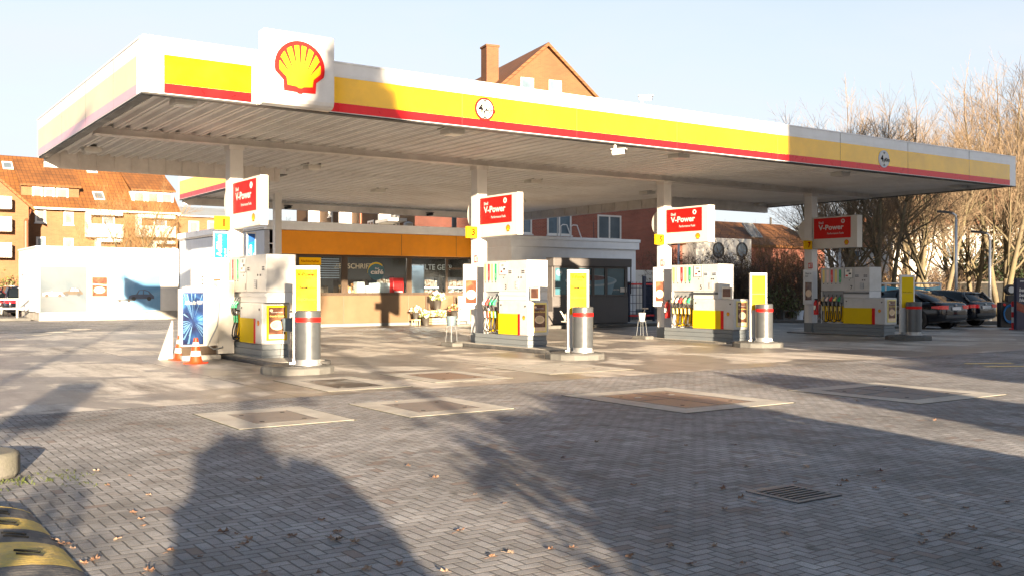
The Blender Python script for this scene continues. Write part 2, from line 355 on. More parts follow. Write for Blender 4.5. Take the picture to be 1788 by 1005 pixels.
def mk():
    for n_, c_ in (('sign_red',(.30,.004,.004)),('nozzle_red',(.28,.006,.005)),('dark_plastic',(.008,.008,.009)),('grey_paint',(.030,.031,.033)),('strip_gold',(.72,.55,.16))):
        INK[n_] = mat('ink_'+n_, c_, .9, var=.03, spec=.03)
    M['white'] = mat('white_paint', (.60,.60,.60), .38, var=.06, dirt=(.40,.37,.33), dscale=2.2, damt=.45)
    M['pumpwhite'] = mat('pump_white', (.47,.47,.47), .35, var=.06, dirt=(.33,.31,.28), dscale=2.5, damt=.5)
    M['offwhite'] = mat('cream_paint', (.58,.555,.51), .4, var=.06, dirt=(.5,.46,.4), damt=.35)
    M['fwhite'] = mat('fascia_white', (.64,.64,.65), .22, var=.05, coat=.8, dirt=(.45,.43,.40), dscale=1.1, damt=.4)
    M['fyellow'] = mat('fascia_yellow', (.88,.50,.002), .22, var=.07, coat=.7, dirt=(.62,.33,.01), dscale=.9, damt=.5)
    M['fred'] = mat('fascia_red', (.66,.006,.008), .3, var=.06, coat=.35, spec=.3)
    M['paleyellow'] = mat('fascia_yellow_sky_sheen', (.50,.37,.21), .35, var=.06, coat=.5, dirt=(.52,.42,.30), dscale=.8)  # fascia yellow with the grazing sky reflection painted into its colour
    M['palered'] = mat('fascia_red_sky_sheen', (.46,.20,.25), .35, var=.08, coat=.5, dirt=(.50,.30,.32), dscale=.8)  # fascia red, likewise paled by a painted sky reflection
    M['yellow'] = mat('sign_yellow', (.85,.50,.004), .6, var=.04, spec=.15)
    M['lemon'] = mat('board_yellow', (.62,.43,.007), .65, var=.04, spec=.15)
    M['red'] = mat('sign_red', (.55,.008,.006), .5, var=.06, spec=.2)
    M['orange'] = mat('orange_cladding', (.76,.28,.004), .45, var=.06)
    M['soffit'] = mat('soffit_sheet', (.78,.76,.74), .55, var=.08, scale=.8, dirt=(.50,.44,.38), dscale=.35)
    M['beam'] = mat('beam_paint', (.62,.58,.545), .55, var=.10, dirt=(.30,.25,.21), dscale=.9)
    M['column'] = mat('column_paint', (.60,.59,.575), .4, var=.05, dirt=(.5,.46,.42), dscale=.8, damt=.4)
    M['grey'] = mat('grey_paint', (.23,.25,.27), .45, var=.08, dirt=(.15,.14,.13))
    M['plinth'] = mat('plinth_grey', (.14,.16,.178), .5, var=.10, dirt=(.12,.115,.11), dscale=1.5)
    M['lightgrey'] = mat('light_grey_paint', (.50,.51,.53), .4, var=.05)
    M['silver'] = mat('brushed_metal', (.085,.092,.10), .36, metal=.5, var=.08, scale=8)
    M['alu'] = mat('aluminium', (.55,.56,.58), .35, metal=.6, var=.06)
    M['steel'] = mat('galvanised_steel', (.40,.41,.42), .45, metal=.7, var=.12)
    M['black'] = mat('black_rubber', (.012,.012,.013), .5, var=.2)
    M['dark'] = mat('dark_plastic', (.03,.03,.033), .5, var=.15)
    M['anthracite'] = mat('anthracite_panel', (.085,.08,.082), .5, var=.10, dirt=(.10,.09,.085))
    M['bronze'] = mat('bronze_frame', (.075,.052,.036), .4, metal=.3, var=.08)
    M['tan'] = mat('tan_panel', (.135,.088,.052), .34, var=.08, scale=1.2, dirt=(.09,.058,.035))
    M['kerb'] = mat('kerb_stone', (.085,.085,.083), .8, var=.2, scale=6, bump=.3, dirt=(.10,.095,.085), dscale=1.3)
    M['kerbdark'] = mat('kerb_black_paint', (.045,.045,.047), .6, var=.3, scale=8, bump=.3, dirt=(.17,.165,.155), dscale=2.2)
    M['moss'] = mat('mossy_stone', (.125,.118,.108), .9, var=.25, scale=5, bump=.5, dirt=(.06,.065,.03), dscale=2.5, damt=.6)
    M['concrete'] = concrete_mat('slab_concrete', (.40,.38,.345), (.29,.27,.245), .55, 1.4, .75, soft=.12)
    M['apron'] = concrete_mat('apron_concrete', (.50,.465,.425), (.195,.178,.165), .48, .40, .62, slab=5.2, streak=True, soft=.018)
    M['asphalt'] = mat('asphalt', (.075,.072,.072), .8, var=.25, scale=1.2, bump=.4, bscale=150)
    M['road'] = concrete_mat('road_asphalt', (.12,.115,.11), (.075,.072,.07), .5, .3, .75, soft=.1)
    M['earth'] = mat('earth', (.10,.085,.055), .95, var=.3, scale=.4)
    M['paving'] = paving_mat('herringbone_blocks')
    M['cover'] = mat('rusty_cover', (.22,.155,.12), .55, metal=.3, var=.2, scale=2, bump=.5, bscale=70, dirt=(.13,.11,.10), dscale=2)
    M['covergrey'] = mat('grey_cover', (.19,.17,.16), .6, metal=.2, var=.2, scale=2, bump=.5, bscale=70, dirt=(.10,.085,.075), dscale=2)
    M['oilcover'] = concrete_mat('oily_cover', (.25,.24,.22), (.06,.05,.045), .45, 1.1, .6, soft=.05)
    M['mossjoint'] = mat('mossy_joint', (.035,.04,.016), .9, var=.5, scale=12)
    M['iron'] = mat('cast_iron', (.12,.12,.125), .5, metal=.4, var=.2, scale=10, bump=.3)
    M['pit'] = mat('pit_shade_black', (.004,.004,.004), .9, var=.1)  # near-black colour stands in for the shade inside pits and holes
    M['pale_brick'] = brick_mat('pale_brick', (.175,.080,.033), (.14,.062,.025), (.17,.10,.06))
    M['gable_brick'] = brick_mat('gable_brick', (.105,.052,.018), (.085,.041,.014), (.13,.075,.04))
    M['orange_brick'] = brick_mat('orange_brick', (.15,.055,.02), (.12,.042,.015), (.14,.08,.05))
    M['red_brick'] = brick_mat('red_brick', (.26,.075,.05), (.20,.057,.04), (.27,.19,.15))
    M['roof_orange'] = tile_mat('orange_tiles', (.165,.062,.012), (.13,.048,.010))
    M['roof_dark'] = tile_mat('brown_tiles', (.26,.10,.05), (.22,.085,.045))
    M['roof_gable'] = tile_mat('orange_gable_tiles', (.15,.052,.012), (.12,.04,.009), axis=1)
    M['render'] = mat('white_render', (.62,.605,.58), .8, var=.06, dirt=(.5,.47,.42), damt=.3)
    M['shopwhite'] = mat('shop_parapet', (.78,.82,.88), .45, var=.05, dirt=(.55,.56,.6), damt=.3)
    M['pane'] = mat('window_glass', (.10,.13,.16), .06, var=.3, scale=.7, spec=.9)
    M['paneblue'] = mat('sky_window_glass', (.09,.13,.17), .08, var=.4, scale=.8, spec=.9)
    M['curtain'] = mat('curtained_glass', (.16,.155,.15), .15, var=.15, scale=2, spec=.8)
    M['glass'] = glass_mat('shop_glass')
    M['cone'] = mat('cone_orange', (.62,.045,.006), .45, var=.08, dirt=(.25,.05,.02), dscale=5)
    M['trunk'] = mat('bark', (.10,.08,.05), .9, var=.3, scale=5, bump=.6, bscale=20, dirt=(.11,.105,.035), dscale=1.2)
    M['twig'] = mat('twigs', (.14,.10,.064), .85, var=.3, scale=1)
    M['twiggold'] = mat('golden_twigs', (.17,.105,.045), .85, var=.25, scale=1)
    M['bushtwig'] = mat('bush_twigs', (.085,.058,.042), .9, var=.3, scale=2)
    M['bushleaf'] = mat('brown_leaves', (.13,.085,.035), .8, var=.4, scale=2)
    M['greenleaf'] = mat('green_leaves', (.065,.085,.02), .6, var=.4, scale=2)
    M['ivy'] = mat('dark_evergreen', (.02,.035,.012), .5, var=.4, scale=2)
    M['leafbrown'] = mat('fallen_leaf_brown', (.20,.115,.07), .7, var=.3, scale=30)
    M['leafpale'] = mat('fallen_leaf_pale', (.24,.17,.125), .7, var=.3, scale=30)
    M['leafdark'] = mat('fallen_leaf_dark', (.15,.085,.055), .7, var=.3, scale=30)
    M['carblack'] = mat('black_car_paint', (.004,.005,.010), .12, var=.05, coat=.55, spec=.3)
    M['carglass'] = mat('car_glass', (.006,.008,.010), .04, var=.05, spec=.5)
    M['carred'] = mat('tail_lamp', (.85,.012,.02), .12, var=.05, coat=1.0)
    M['carsilver'] = mat('silver_car_paint', (.42,.43,.45), .2, metal=.5, var=.04, coat=1.0)
    M['carmaroon'] = mat('red_car_paint', (.16,.012,.014), .15, var=.05, coat=1.0)
    M['plate'] = mat('number_plate', (.72,.72,.74), .4, var=.03)
    M['tyre'] = mat('tyre', (.014,.014,.014), .8, var=.2)
    M['navy'] = mat('navy_panel', (.018,.025,.06), .35, var=.08)
    M['blue'] = mat('sign_blue', (.0,.13,.36), .35, var=.04)
    M['deepblue'] = mat('sign_deep_blue', (.01,.075,.30), .35, var=.04)
    M['cyan'] = poster_mat('cyan_banner', (.06,.30,.48), (.10,.42,.58), (.35,.62,.70), .5)
    M['printblue'] = poster_mat('print_blue', (.09,.22,.40), (.15,.30,.48), (.28,.42,.56), .7)
    M['printpale'] = poster_mat('print_pale_blue', (.075,.10,.125), (.10,.12,.14), (.13,.14,.15), .5)
    M['printcar'] = mat('print_dark', (.06,.08,.13), .4, var=.2, scale=3)
    M['printgrey'] = mat('print_sepia', (.055,.042,.03), .4, var=.2, scale=3)
    M['printteal'] = poster_mat('print_teal', (.028,.085,.115), (.04,.11,.145), (.06,.15,.19), .8)
    M['printcup'] = mat('print_cup', (.30,.38,.43), .4, var=.12, scale=2)
    M['printcupd'] = mat('print_cup_shade', (.13,.24,.31), .4, var=.12, scale=2)
    M['printbean'] = mat('print_beans', (.12,.05,.045), .4, var=.5, scale=9)
    M['coffee'] = poster_mat('print_coffee', (.07,.030,.02), (.12,.05,.03), (.22,.11,.06), 3)
    M['cream'] = mat('print_cream', (.72,.52,.34), .4, var=.1, scale=8)
    M['rays'] = poster_mat('print_rays', (.010,.014,.05), (.018,.05,.16), (.05,.20,.42), 1.6)
    M['raylight'] = mat('print_ray_light', (.10,.24,.42), .35, var=.2, scale=4)
    M['green'] = mat('nozzle_green', (.01,.30,.12), .35, var=.05)
    M['nred'] = mat('nozzle_red', (.62,.02,.02), .35, var=.05)
    M['npink'] = mat('nozzle_pale', (.70,.55,.52), .35, var=.05)
    M['nbuff'] = mat('nozzle_buff', (.62,.50,.30), .35, var=.05)
    M['ngold'] = mat('strip_gold', (.72,.58,.18), .35, var=.05)
    M['lampglass'] = mat('lamp_diffuser', (.62,.60,.55), .3, var=.05)
    M['bumpyellow'] = mat('worn_yellow_rubber', (.50,.36,.09), .7, var=.15, scale=6, bump=.3, dirt=(.24,.20,.14), dscale=9, damt=.8)
    M['bumpblack'] = mat('worn_black_rubber', (.07,.07,.075), .75, var=.3, scale=6, bump=.3, dirt=(.22,.205,.18), dscale=8, damt=.8)
    M['bucket'] = mat('bucket_grey', (.09,.125,.15), .5, var=.1)
    M['wood'] = mat('crate_wood', (.55,.40,.24), .7, var=.2, scale=8)
    M['pot'] = mat('dark_pot', (.05,.045,.04), .5, var=.2)
    M['blossom'] = mat('pale_blossom', (.75,.66,.55), .8, var=.2, scale=10)
    M['pink'] = mat('pink_blossom', (.55,.16,.14), .8, var=.3, scale=10)
    M['plant'] = mat('potted_leaves', (.10,.13,.03), .7, var=.4, scale=8)
    M['inner'] = mat('shop_inner_wall', (.055,.045,.035), .8, var=.1)
    M['goods'] = poster_mat('packaged_goods', (.50,.16,.04), (.60,.42,.20), (.22,.12,.08), 7)
    M['goods2'] = poster_mat('bottled_goods', (.30,.10,.05), (.55,.48,.34), (.65,.63,.58), 7)
    m_, nt_, b_ = _nt('fridge_light'); b_.inputs['Emission Color'].default_value = (1,.9,.75,1); b_.inputs['Emission Strength'].default_value = 9.0; M['striplight'] = m_
    M['vent'] = mat('wall_grey_blue', (.48,.53,.62), .6, var=.08)
    M['label'] = mat('paper', (.72,.71,.66), .6, var=.05)
    M['copper'] = mat('brown_downpipe', (.20,.06,.03), .5, var=.1)
mk()
def pane_row(*a): pass
def pecten(parent, F, size, t=.03, name='scallop_emblem'):
    """scallop emblem of half-width size centred on F"""
    s = size
    outer = [(cos(radians(a))*s, (sin(radians(a))+.05)*s) for a in range(-17, 198, 7)]
    outer += [(-.655*s,-.48*s),(-.63*s,-.88*s),(-.12*s,-.90*s),(-.07*s,-.95*s),(.07*s,-.95*s),(.12*s,-.90*s),(.63*s,-.88*s),(.655*s,-.48*s)]
    inner = [(cos(radians(a))*.835*s, (sin(radians(a))*.835+.04)*s) for a in range(-12, 193, 7)]
    inner += [(-.54*s,-.37*s),(-.5*s,-.66*s),(-.13*s,-.69*s),(-.07*s,-.74*s),(.07*s,-.74*s),(.13*s,-.69*s),(.5*s,-.66*s),(.54*s,-.37*s)]
    mb = MB(); mb.fprism(F, outer, 0, t, 0); mb.fprism(F, inner, t*.5, t*1.25, 1)
    for tx, ty, ux, uy in ((0,-.12,0,.93),(-.1,-.13,-.31,.87),(.1,-.13,.31,.87),(-.22,-.21,-.60,.66),(.22,-.21,.60,.66),(-.34,-.3,-.81,.30),(.34,-.3,.81,.30)):
        dx, dy = ux-tx, uy-ty; l = math.hypot(dx,dy); nx, ny = -dy/l*.06, dx/l*.06
        mb.fprism(F, [(tx*s,ty*s),((ux-nx)*s,(uy-ny)*s),((ux+nx)*s,(uy+ny)*s)], t*.8, t*1.4, 0)
    return mb.build(name, [M['red'], M['lemon']], parent)
def window(parent, F, w, h, cols=1, rows=1, pane='pane', fr=.07, name='window', proud=.05, frame='white', sill=True):
    """F at the lower left corner on the wall face; frame with its panes as children"""
    mb = MB(); mb.rectring(F, 0,0,w,h, fr, .0, proud)
    for i in range(1, cols): mb.fbox(F, w*i/cols-fr*.5, fr, w*i/cols+fr*.5, h-fr, .0, proud*.9)
    for i in range(1, rows): mb.fbox(F, fr, h*i/rows-fr*.4, w-fr, h*i/rows+fr*.4, .0, proud*.8)
    o = mb.build(name, M[frame], parent)
    p = MB(); p.fbox(F, fr*.9, fr*.9, w-fr*.9, h-fr*.9, -.02, .012); p.build('pane', M[pane], o)
    if sill:
        q = MB(); q.fbox(F, -.06, -.07, w+.06, -.003, 0, proud+.06); q.build('sill', M['lightgrey'], o)
    return o
# ================================================================ the setting
def plane(name, x0, y0, x1, y1, z, m, kind='structure'):
    mb = MB(); mb.add([(x0,y0,z),(x1,y0,z),(x1,y1,z),(x0,y1,z)], [(0,1,2,3)])
    return tag(mb.build(name, m), kind=kind)
plane('ground', -1500, -1500, 1500, 1500, -.012, M['earth'])
plane('road', -90, -60, 120, 95, -.004, M['road'])
plane('block_paving', -30, -14, 75, 12.62, .0, M['paving'])
plane('concrete_apron', -6, 12.62, 42, 36.0, .002, M['apron'])
plane('rear_paving', -14, 36.0, 17, 50, .001, M['paving'])
# ================================================================ canopy
CX0, CX1, CY0, CY1 = 4.16, 30.3, 16.54, 26.3
DX0, DX1, DY1 = 10.3, 25.0, 36.0
ZB, ZT = 4.62, 5.51
cano = thing('canopy', 'wide flat filling station canopy with white, yellow and red fascia on white columns', 'canopy', (17,21,0))
O = Vector((17,21,0))
def L3(x, y, z): return (x-O.x, y-O.y, z-O.z)
def Lf(F): return Fr(F.o-O, F.r, F.u)
# front fascia
T = .16
def fascia(F, a0, a1, s0, s1, name, seams, gap=None, faded=False):  # faded picks the pale pair that has sky reflection in its colour
    """F at the lower left corner seen from outside, a0..a1 full length, s0..s1 striped length"""
    mb = MB()
    mb.fbox(F, a0, 0, a1, ZT-ZB, -T, 0, 0)
    segs = [(s0, s1)] if gap is None else [(s0, gap[0]), (gap[1], s1)]
    for q0, q1 in segs:
        mb.fbox(F, q0, .175, q1, .64, 0, .004, 1)
        mb.fbox(F, q0, .012, q1, .173, 0, .005, 2)
    for x in seams: mb.fbox(F, x-.004, .01, x+.004, ZT-ZB-.004, 0, .006, 3)
    mb.fbox(F, a0, -.02, a1, 0, -T-.05, -.03, 3)       # drip trim
    mb.fbox(F, a0-.0, ZT-ZB, a1+.0, ZT-ZB+.03, -T, .012, 0)
    return mb.build(name, [M['fwhite'], M['paleyellow'] if faded else M['fyellow'], M['palered'] if faded else M['fred'], M['dark'], M['alu']], cano)  # faded side takes the colours with the painted sky reflection
Ff = Lf(faceY((0, CY0, ZB)))
fascia(Ff, CX0, CX1, 4.5, 29.96, 'fascia', (10.19, 13.03, 15.93, 19.34, 21.77, 24.72, 27.74), (5.97, 7.3))
Fl = Lf(Fr((CX0, CY1, ZB), (0,-1,0)))
fascia(Fl, 0, CY1-CY0-T, .15, CY1-CY0-.33, 'fascia', (3.1, 5.5, 7.8), None, True)['label'] = 'pale cream and pink fascia side with sky sheen painted in'
Fr_ = Lf(Fr((CX1, CY0+T, ZB), (0,1,0)))
fascia(Fr_, 0, CY1-CY0-T, .2, CY1-CY0-.5, 'fascia', (3,6))
Fd = Lf(Fr((DX0, DY1, ZB), (0,-1,0)))
fascia(Fd, 0, DY1-CY1, .15, DY1-CY1-.05, 'fascia', (3,6))
# roof deck and ribbed soffit
mb = MB()
mb.box(*L3(CX0+T, CY0+T, 5.05), *L3(CX1-T, CY1-.04, 5.15))
mb.box(*L3(DX0+T, CY1-.04, 5.05), *L3(DX1, DY1, 5.15))
mb.build('roof_deck', M['steel'], cano)
def ribs(x0, x1, y0, y1, z):
    mb = MB(); pr = []; x = x0; p = .335
    while x < x1-p:
        pr += [(x,z),(x+.17,z),(x+.18,z-.08),(x+.225,z-.08),(x+.235,z-.04),(x+.27,z-.04),(x+.28,z-.08),(x+.325,z-.08),(x+.335,z)]
        x += p
    pr.append((x1, z))
    vs = [L3(a,y0,b) for a,b in pr]+[L3(a,y1,b) for a,b in pr]; n = len(pr)
    mb.add(vs, [(i,i+1,n+i+1,n+i) for i in range(n-1)])
    return mb.build('soffit', M['soffit'], cano)
ribs(CX0+T, CX1-T, CY0+T, CY1-.04, 4.83)
ribs(DX0+T, DX1, CY1-.04, DY1, 4.83)
# beams
mb = MB()
for (x0,x1) in ((CX0+.3, CX1-.3),):
    mb.box(*L3(x0, 21.46, 4.60), *L3(x1, 21.76, 4.62)); mb.box(*L3(x0, 21.58, 4.62), *L3(x1, 21.64, 4.765)); mb.box(*L3(x0, 21.46, 4.765), *L3(x1, 21.76, 4.775))
mb.build('cross_beam', M['beam'], cano, bevel=.004)
mb = MB(); mb.box(*L3(CX0+T, CY1-.04, 4.40), *L3(DX0-.02, CY1+.12, 4.9)); 
for i in range(14): mb.box(*L3(CX0+.5+i*.42, CY1-.075, 4.42), *L3(CX0+.515+i*.42, CY1-.04, 4.85))
mb.build('edge_beam', M['beam'], cano)
mb = MB(); mb.box(*L3(DX1+.02, CY1-.04, 4.40), *L3(CX1-T, CY1+.12, 4.9)); mb.build('edge_beam', M['beam'], cano)
mb = MB(); mb.box(*L3(DX0+T, DY1-.05, 4.46), *L3(DX1, DY1+.12, 4.9)); mb.build('edge_beam', M['beam'], cano)
mb = MB(); mb.box(*L3(DX1-.12, CY1+.13, 4.42), *L3(DX1+.02, DY1-.06, 4.9))
for i in range(12): mb.box(*L3(DX1-.15, CY1+.6+i*.78, 4.43), *L3(DX1-.12, CY1+.615+i*.78, 4.85))
mb.build('edge_beam', M['beam'], cano)
mb = MB(); mb.tube([L3(DX0+.6,DY1-.25,4.70), L3(DX1-.5,DY1-.25,4.70)], .03, 6); mb.build('cable_pipe', M['steel'], cano)
# dark holes of missing caps along the beam
CXS = [7.40, 13.82, 20.29, 26.90]; CYC = 21.6
for x in CXS:
    mb = MB(); mb.box(*L3(x-.15, CYC-.15, 0.03), *L3(x+.15, CYC+.15, 4.60)); mb.box(*L3(x-.26, CYC-.2, 4.44), *L3(x+.26, CYC+.2, 4.599)) if False else None
    o = mb.build('column', M['column'], cano, bevel=.012)
    q = MB(); q.box(*L3(x-.155, CYC-.155, .0), *L3(x+.155, CYC+.155, .34)); q.build('column_foot', M['plinth'], o)
    q = MB(); q.box(*L3(x-.17, CYC-.17, 4.50), *L3(x+.17, CYC+.17, 4.602)); q.build('column_head', M['beam'], o)
    # grey cladding strip facing the forecourt
    q = MB(); q.box(*L3(x-.156, CYC-.156, .342), *L3(x+.10, CYC-.03, 2.02)); q.build('cladding', M['lightgrey'], o)
    q = MB(); q.fbox(Lf(faceX((x-.150, CYC-.02, 2.12))), 0, 0, .17, .18, 0, .006); s = q.build('notice', M['red'], o)
    q = MB(); F = Lf(faceX((x-.156, CYC-.02, 2.12))); q.fbox(F, .02,.03,.07,.15,0,.003); q.fbox(F,.095,.02,.11,.11,0,.003); q.fbox(F,.125,.02,.14,.11,0,.003); q.fbox(F,.09,.12,.15,.16,0,.003); q.build('pictogram', M['white'], s)
for (px, Y) in ((484, 33.2), (902, 33.2)):
    p = onY(px, 500, Y)
    mb = MB(); mb.box(*L3(p.x-.12, Y-.12, 0.0), *L3(p.x+.12, Y+.12, 4.8)); mb.build('column', M['column'], cano, bevel=.01)
# emblem board on the fascia
ev = thing('emblem_board', 'tall white square board with red and yellow scallop emblem on the canopy edge', 'sign', (6.72, CY0, ZB))
F = faceY((-.63, 0, 0))
mb = MB(); prof = [(-.02,-.10),(.0,-.20),(.04,-.255),(.10,-.28),(1.25,-.28),(1.25,-.02),(-.02,-.02)]
vs = [(-.64, y, z) for z,y in prof]+[(.65, y, z) for z,y in prof]; n = len(prof)
mb.add(vs, [tuple(range(n)), tuple(range(2*n-1,n-1,-1))]+[(i,n+i,n+(i+1)%n,(i+1)%n) for i in range(n)])
mb.build('board', M['fwhite'], ev, bevel=.01)
pecten(ev, faceY((.0, -.282, .63)), .455, .025)
# clearance roundels
def roundel(px, py, lab, ring='red'):
    p = onY(px, py, CY0-.006)
    t = thing('clearance_sign', lab, 'sign', (p.x, CY0-.006, p.z), group='height limit roundels on the canopy')
    F = faceY((0,0,0))
    mb = MB(); mb.fprism(F, circ(.235), 0, .012, 0); mb.fprism(F, circ(.19), .012, .016, 1)
    mb.fprism(F, [(-.05,.185),(.05,.185),(0,.12)], .016, .019, 2); mb.fprism(F, [(-.05,-.185),(0,-.12),(.05,-.185)], .016, .019, 2)
    mb.build('disc', [M[ring], M['white'], M['dark']], t)
    text(t, '4,', F, -.16, -.07, M['dark'], h=.165, bold=.03, c=.016)
    text(t, '40m', F, -.005, -.065, M['dark'], h=.10, bold=.025, c=.016)
roundel(846, 191, 'round red 4,40m height sign beside the emblem board on the sunlit fascia')
roundel(1543, 278, 'round blue grey ringed 4,40m height sign on the shaded far end of the fascia', 'vent')  # ring in blue grey instead of red
# lights under the canopy
lights = [(320,180,'flat light under the canopy front corner near the emblem board'),(160,263,'flat light under the rear left corner of the canopy'),(790,232,'flat light just behind the fascia left of the 4,40m sign'),
 (545,293,'flat light behind the first pump column under the canopy'),(660,334,'flat light far back before the shop fascia'),(1185,274,'flat light behind the sunlit fascia, left of the second height sign'),(930,318,'flat light above the second red fuel sign'),
 (907,352,'flat light near the far roof edge right of the second sign'),(1130,337,'flat light just left of the third column'),(1467,305,'flat light above the fourth column and red sign'),(1325,357,'flat light at the rear right corner of the canopy'),(1673,327,'flat light at the far right tip of the canopy')]
for px, py, lab in lights:
    p = onG(px, py, 4.70)
    t = thing('canopy_light', lab, 'light', (p.x, p.y, 4.66), group='flat lights under the canopy')
    mb = MB(); mb.box(-.19,-.19,0,.19,.19,.09); mb.box(-.26,-.21,.09,.26,.21,.112); mb.build('housing', M['offwhite'], t, bevel=.012)
    mb = MB(); mb.box(-.15,-.15,-.012,.15,.15,-.001); mb.build('diffuser', M['lampglass'], t)
    mb = MB(); mb.box(-.22,-.26,.113,.22,.26,.135); mb.build('bracket', M['dark'], t)  # bracket plate oversized and dark to draw the shadow above each light
# security cameras
def cctv(loc, rz, lab, up=False, dark=False):
    t = thing('security_camera', lab, 'camera', loc, rz, 'security cameras on the canopy')
    s = 1 if up else -1
    mb = MB(); mb.cyl((0,0,0),(0,0,s*.12),.03,.03,8); mb.cyl((0,0,s*.12),(0,-.08,s*.16),.025,.025,8); mb.build('bracket', M['offwhite'], t)
    mb = MB(); mb.cyl((0,.06,s*.17),(0,-.22,s*.15),.055,.055,10); mb.box(-.07,-.26,s*.15+.045,.07,.08,s*.15+.07); mb.build('body', M['dark'] if dark else M['white'], t, bevel=.005)
    mb = MB(); mb.cyl((0,-.221,s*.15),(0,-.235,s*.15),.04,.04,10); mb.build('lens', M['black'], t)
cctv((14.95, CY0+.1, 5.54), .9, 'white security camera standing on top of the canopy edge', True)
p = onG(1080,257,4.60); cctv((14.19, CY0+.12, 4.59), .6, 'white security camera hanging below the sunlit canopy edge')
for px, lab in ((455,'dark security camera left of the slim rear column'),(502,'dark security camera right of the slim rear column'),(750,'dark security camera under the rear beam above the shop')):
    p = onY(px, 356, DY1-.4); cctv((p.x, DY1-.3, 4.66), .4, lab, dark=True)
# ================================================================ signs on the columns
place = ['the AdBlue pump', 'the shop window', 'the coffee kiosk', 'the parked cars']
def fuel_sign(i, x, thick):
    nm = ['first pump column, faded by sun','second pump column, before the orange shop fascia','third column, beside the red brick wall','fourth column in the shade, before bare trees'][i]
    t = thing('fuel_sign', 'red and white V-Power sign on the '+nm, 'sign', (x, 20.58, 2.76), group='red V-Power signs on the columns')
    h, w = 1.03, 1.72
    xf = -.10
    F = faceX((xf, w/2, 0))
    mb = MB(); mb.box(xf, -w/2, 0, xf+thick, w/2-.0, h); mb.build('case', M['offwhite'], t, bevel=.012)
    mb = MB(); mb.fbox(F, .05, .32, w-.24, .985, 0, .006); pn = mb.build('red_panel', M['red'], t)
    text(pn, 'Shell', F, .24, .80, M['white'], h=.075, bold=.02, c=.007)
    text(pn, 'V-Power', F, .235, .605, M['white'], h=.155, w=.98, bold=.028, c=.007)
    text(pn, 'Performance Fuels', F, .58, .45, M['white'], h=.06, w=.64, bold=.012, c=.007)
    q = MB(); q.fring(F, circ(.07,20,1.19,.86), circ(.035,20,1.19,.86), .006, .011); q.build('ring_mark', M['white'], pn)
    pecten(t, F.at(w-.40, .17, 0), .085, .008)
    # rounded end behind the column
    mb = MB(); pl = [(CYC+.155-20.58+.30*sin(radians(a)), .62+.36*cos(radians(a))) for a in range(0, 181, 12)]
    mb.prism(pl, 'x', -.08, .08); mb.build('round_end', M['offwhite'], t, bevel=.01)
    mb = MB(); mb.box(-.04, w/2-.0, .2, .04, w/2+.02, .9); mb.build('bracket', M['steel'], t)
for i, x in enumerate(CXS): fuel_sign(i, x, (.17,.17,.26,.26)[i])
def number_sign(i, x, n):
    t = thing('number_sign', 'square yellow pump number sign reading %s on a column' % n, 'sign', (x-.15, 21.42, 2.74), group='yellow pump number signs')
    w, h = (.34,.33,.34,.37)[i], .29
    F = faceY((-w, 0, 0))
    mb = MB(); mb.fbox(F, 0,0,w,h, -.07, 0); mb.build('plate', M['yellow'], t, bevel=.004)
    text(t, n, F, w*.58, .075, M['red'], h=.16, align='C', bold=.05, c=0)
for i, x in enumerate(CXS): number_sign(i, x, '1357'[i])
# AdBlue pillar signs
def adblue(loc, F2, w, h, lab, cut):
    t = thing('adblue_sign', lab, 'sign', loc, group='blue AdBlue signs')
    mb = MB(); mb.fbox(F2, 0,0,w,h, -.05,0); mb.build('case', M['white'], t, bevel=.004)
    mb = MB(); mb.fbox(F2, .02,.03,w-.02,h-.03, 0,.004); b = mb.build('blue_panel', M['blue'], t)
    if cut:
        q = MB(); q.fprism(F2, [(.02,h*.6),(w-.02,h*.72),(w-.02,h-.03),(.02,h-.03)], .004, .007); q.build('dark_corner', M['deepblue'], b)
    text(b, 'AdBlue', F2, w*.52, .06, M['white'], h=w*.33, bold=.025, c=.005, rot=pi/2)
    text(b, 'by Shell', F2, w*.82, .06, M['white'], h=w*.12, bold=.01, c=.005, rot=pi/2)
adblue((7.24-.36, 21.42, 2.09), faceY((0,0,0)), .33, .60, 'blue upright AdBlue sign below yellow number 1, left of the column', False)
adblue((7.24, 21.30, 2.07), Fr((0,0,0),(1,0,0)).at(.34,0,0), .20, .62, 'narrow blue AdBlue sign right of the first column, above the pump', True)
# poster boards on the column sides
def column_poster(i, x):
    w, h = .42, 1.12
    nm = ['first column beside the AdBlue pump','second column by the flower display','third column beside the fire extinguisher','fourth shaded column beside the bushes'][i]
    t = thing('poster_board', 'slim white poster board with coffee picture on the '+nm, 'poster', (x-.16, 21.40, .95), group='coffee poster boards on the columns')
    F = faceY((-w, 0, 0))
    mb = MB(); mb.fbox(F, 0,0,w,h, -.05,0); mb.build('board', M['white'], t, bevel=.006)
    mb = MB(); mb.fbox(F, .05,.14,w-.05,.72, 0,.004); b = mb.build('picture', M['coffee'], t)
    q = MB(); q.fprism(F, circ(.13,20,w/2,.36,.10), .004,.007); q.fring(F, circ(.15,20,w/2,.36,.12), circ(.135,20,w/2,.36,.105), .004,.008); q.build('cup_print', M['cream'], b)
    text(t, 'Neuer mit', F, .05, .98, M['dark'], h=.05, bold=.01, c=0)
    text(t, 'Soul', F, .05, .89, M['dark'], h=.05, bold=.01, c=0)
for i, x in enumerate(CXS): column_poster(i, x)
